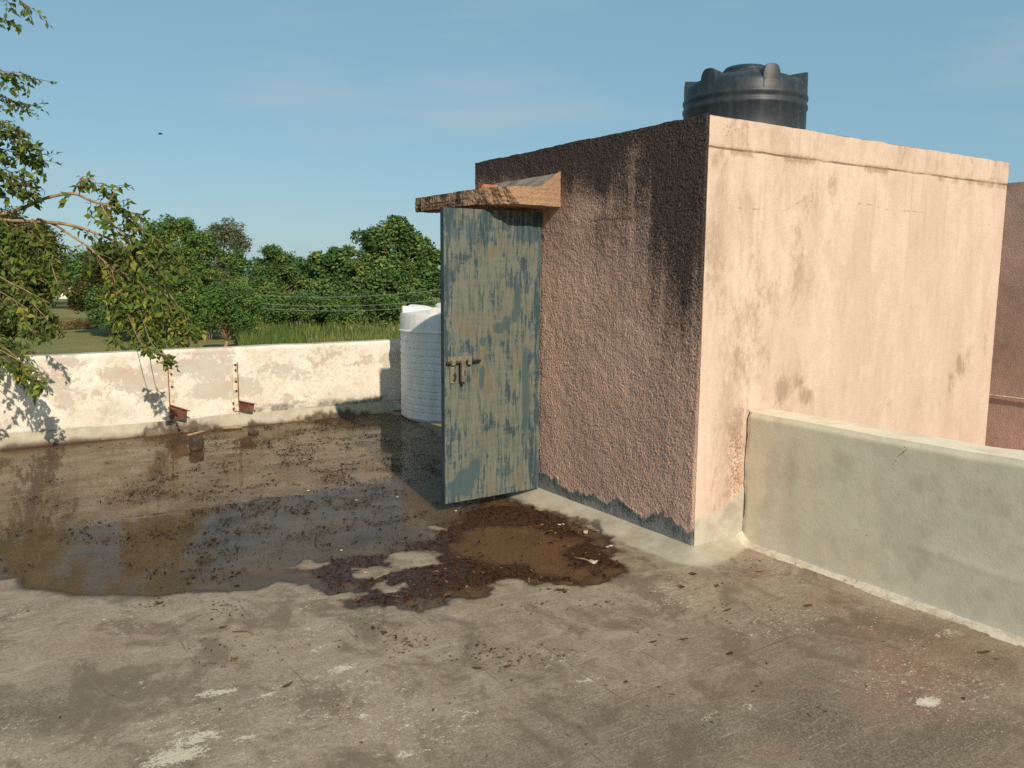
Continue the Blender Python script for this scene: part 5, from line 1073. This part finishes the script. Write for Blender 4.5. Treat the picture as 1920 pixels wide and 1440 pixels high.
branch([(1.321, 8.68, 1.777), (1.44, 8.68, 1.697), (1.536, 8.68, 1.579), (1.612, 8.68, 1.428), (1.709, 8.68, 1.258), (1.817, 8.68, 1.069), (1.873, 8.68, 0.937)], 0.011, 0.004, 22, (0.1, 0.28), start=0.15)
branch([(1.321, 8.68, 1.777), (1.417, 8.68, 1.81), (1.586, 8.68, 1.793), (1.73, 8.68, 1.702), (1.84, 8.68, 1.566)], 0.009, 0.004, 16, (0.08, 0.24))
C0 = [(0.605, 9.25, 2.055), (0.752, 9.15, 1.99), (0.896, 9.05, 1.873), (1.001, 8.95, 1.786), (1.109, 8.9, 1.664), (1.225, 8.85, 1.567), (1.318, 8.85, 1.515), (1.409, 8.75, 1.428), (1.468, 8.75, 1.349)]
branch(C0, 0.013, 0.006, 16, start=0.3)
branch([(1.259, 8.85, 1.499), (1.267, 8.75, 1.381), (1.238, 8.7, 1.233)], 0.006, 0.003, 10, (0.1, 0.22))
# hanging sprays: world-space end points under the branches
for q0, q1 in zip([(1.169, 8.75, 1.571), (1.236, 8.7, 1.367), (1.342, 8.68, 1.289), (1.453, 8.68, 1.288), (1.58, 8.68, 1.365), (1.698, 8.68, 1.232), (1.307, 8.75, 1.495), (1.494, 8.68, 1.13), (1.386, 8.68, 1.21), (1.625, 8.68, 1.286), (1.116, 8.85, 1.648), (1.434, 8.68, 1.392)], [(1.137, 8.68, 0.983), (1.145, 8.68, 0.88), (1.284, 8.68, 0.822), (1.478, 8.68, 0.813), (1.554, 8.68, 0.836), (1.782, 8.68, 0.854), (1.322, 8.68, 1.082), (1.579, 8.68, 0.744), (1.478, 8.68, 0.802), (1.705, 8.68, 0.857), (1.13, 8.75, 1.29), (1.401, 8.68, 0.922)]):
    m_ = [(q0[i]+q1[i])/2 + (0.04 if i == 0 else 0) for i in range(3)]
    branch([q0, tuple(m_), q1], 0.005, 0.002, 13, (0.08, 0.22), 0.066, yel=0.16)
branch([(1.396, 8.6, 1.084), (1.318, 7.8, 0.936), (1.321, 7.4, 0.873), (1.376, 7.3, 0.806)], 0.005, 0.002, 10, (0.05, 0.14), 0.065, start=0.45, nl=(3, 6), droop=-0.15)
branch([(1.265, 8.6, 1.139), (1.23, 7.8, 0.939), (1.238, 7.4, 0.9)], 0.005, 0.002, 6, (0.05, 0.12), 0.065, start=0.6, nl=(3, 5), droop=-0.1)
# darker sprays at far left, in front of the dark olive tree
for q0, q1 in zip([(0.176, 9.45, 2.124), (0.209, 9.35, 1.994), (0.159, 9.35, 1.892), (0.379, 9.25, 1.996), (0.56, 9.25, 2.054), (0.093, 9.15, 1.588), (0.114, 9.05, 1.293), (0.054, 8.85, 1.058), (0.079, 8.26, 0.953)], [(0.531, 9.15, 1.694), (0.48, 9.15, 1.592), (0.499, 9.05, 1.289), (0.703, 9.05, 1.696), (0.722, 8.95, 1.391), (0.607, 8.85, 1.092), (0.457, 8.62, 1.01), (0.318, 7.8, 0.756), (0.414, 7.6, 0.661)]):
    m_ = [(q0[i]+q1[i])/2 for i in range(3)]; m_[2] += 0.08
    branch([q0, tuple(m_), q1], 0.007, 0.003, 27, (0.1, 0.28), 0.066, yel=0.02)
# upper sprays against the sky
for q0, q1, nt, lf in zip([(-0.19, 9.05, 3.7), (-0.047, 8.85, 4.022), (-0.176, 8.95, 3.325), (-0.148, 8.95, 3.196), (-0.123, 8.95, 3.019), (-0.177, 9.05, 2.848), (-0.15, 9.15, 2.726), (-0.085, 9.25, 2.555), (-0.095, 9.25, 2.411), (0.056, 9.35, 2.235)], [(0.465, 8.55, 3.688), (0.618, 8.35, 3.774), (0.467, 8.45, 3.183), (0.628, 8.45, 3.204), (0.559, 8.55, 2.988), (0.492, 8.65, 2.813), (0.572, 8.75, 2.694), (0.634, 8.85, 2.569), (0.52, 8.95, 2.377), (0.568, 9.15, 2.274)], (13, 13, 15, 12, 18, 21, 21, 21, 18, 18), (0.06, 0.05, 0.06, 0.045, 0.05, 0.05, 0.065, 0.075, 0.07, 0.07)):
    m_ = [(q0[i]+q1[i])/2 for i in range(3)]; m_[2] += 0.1
    wood.tube([l2e, q0], [0.02, 0.006], 5, False)
    branch([q0, tuple(m_), q1], 0.006, 0.002, nt, (0.08, 0.24), lf, start=0.35, yel=0.05, droop=-0.15)
# sprays hanging lower and nearer, at the left edge; they dapple the parapet
for (wx_, wz_), s in zip(((0.55, 0.62), (0.70, 0.66), (0.40, 0.20), (0.12, 0.16), (0.62, 0.10), (0.3, 0.40)), (1.0, 1.0, 1.1, 1.1, 0.9, 0.6)):
    k = 1.0; src = Vector((wx_-k*math.tan(SUN_AZ), PY-k, wz_+k*math.tan(SUN_EL)/math.cos(SUN_AZ)))
    st_ = Vector((-0.55, 8.2, src.z+0.5)); wood.tube([Vector(l1e), st_], [0.012, 0.006], 5, False)
    branch([tuple(st_), tuple(st_.lerp(src, 0.6)+Vector((0, 0, 0.06))), tuple(src)], 0.006, 0.002, int(4*s), (0.08, 0.2), 0.055, start=0.75, yel=0.2)
MBt.build('trunk', BARK_DK, near, True); wood.build('branch', BARK, near, True); tag(twigs.build('twig', BARK_DK, near), kind='stuff')
n = len(LP); V, F, A = leaves(LP, LD, LN, np.array(LL), np.array(LW), 0.16, np.array(LT), 0.14)
link('crown', np_mesh('crown', V, F, A), LEAF_NEAR, near)
print('near leaves', n)
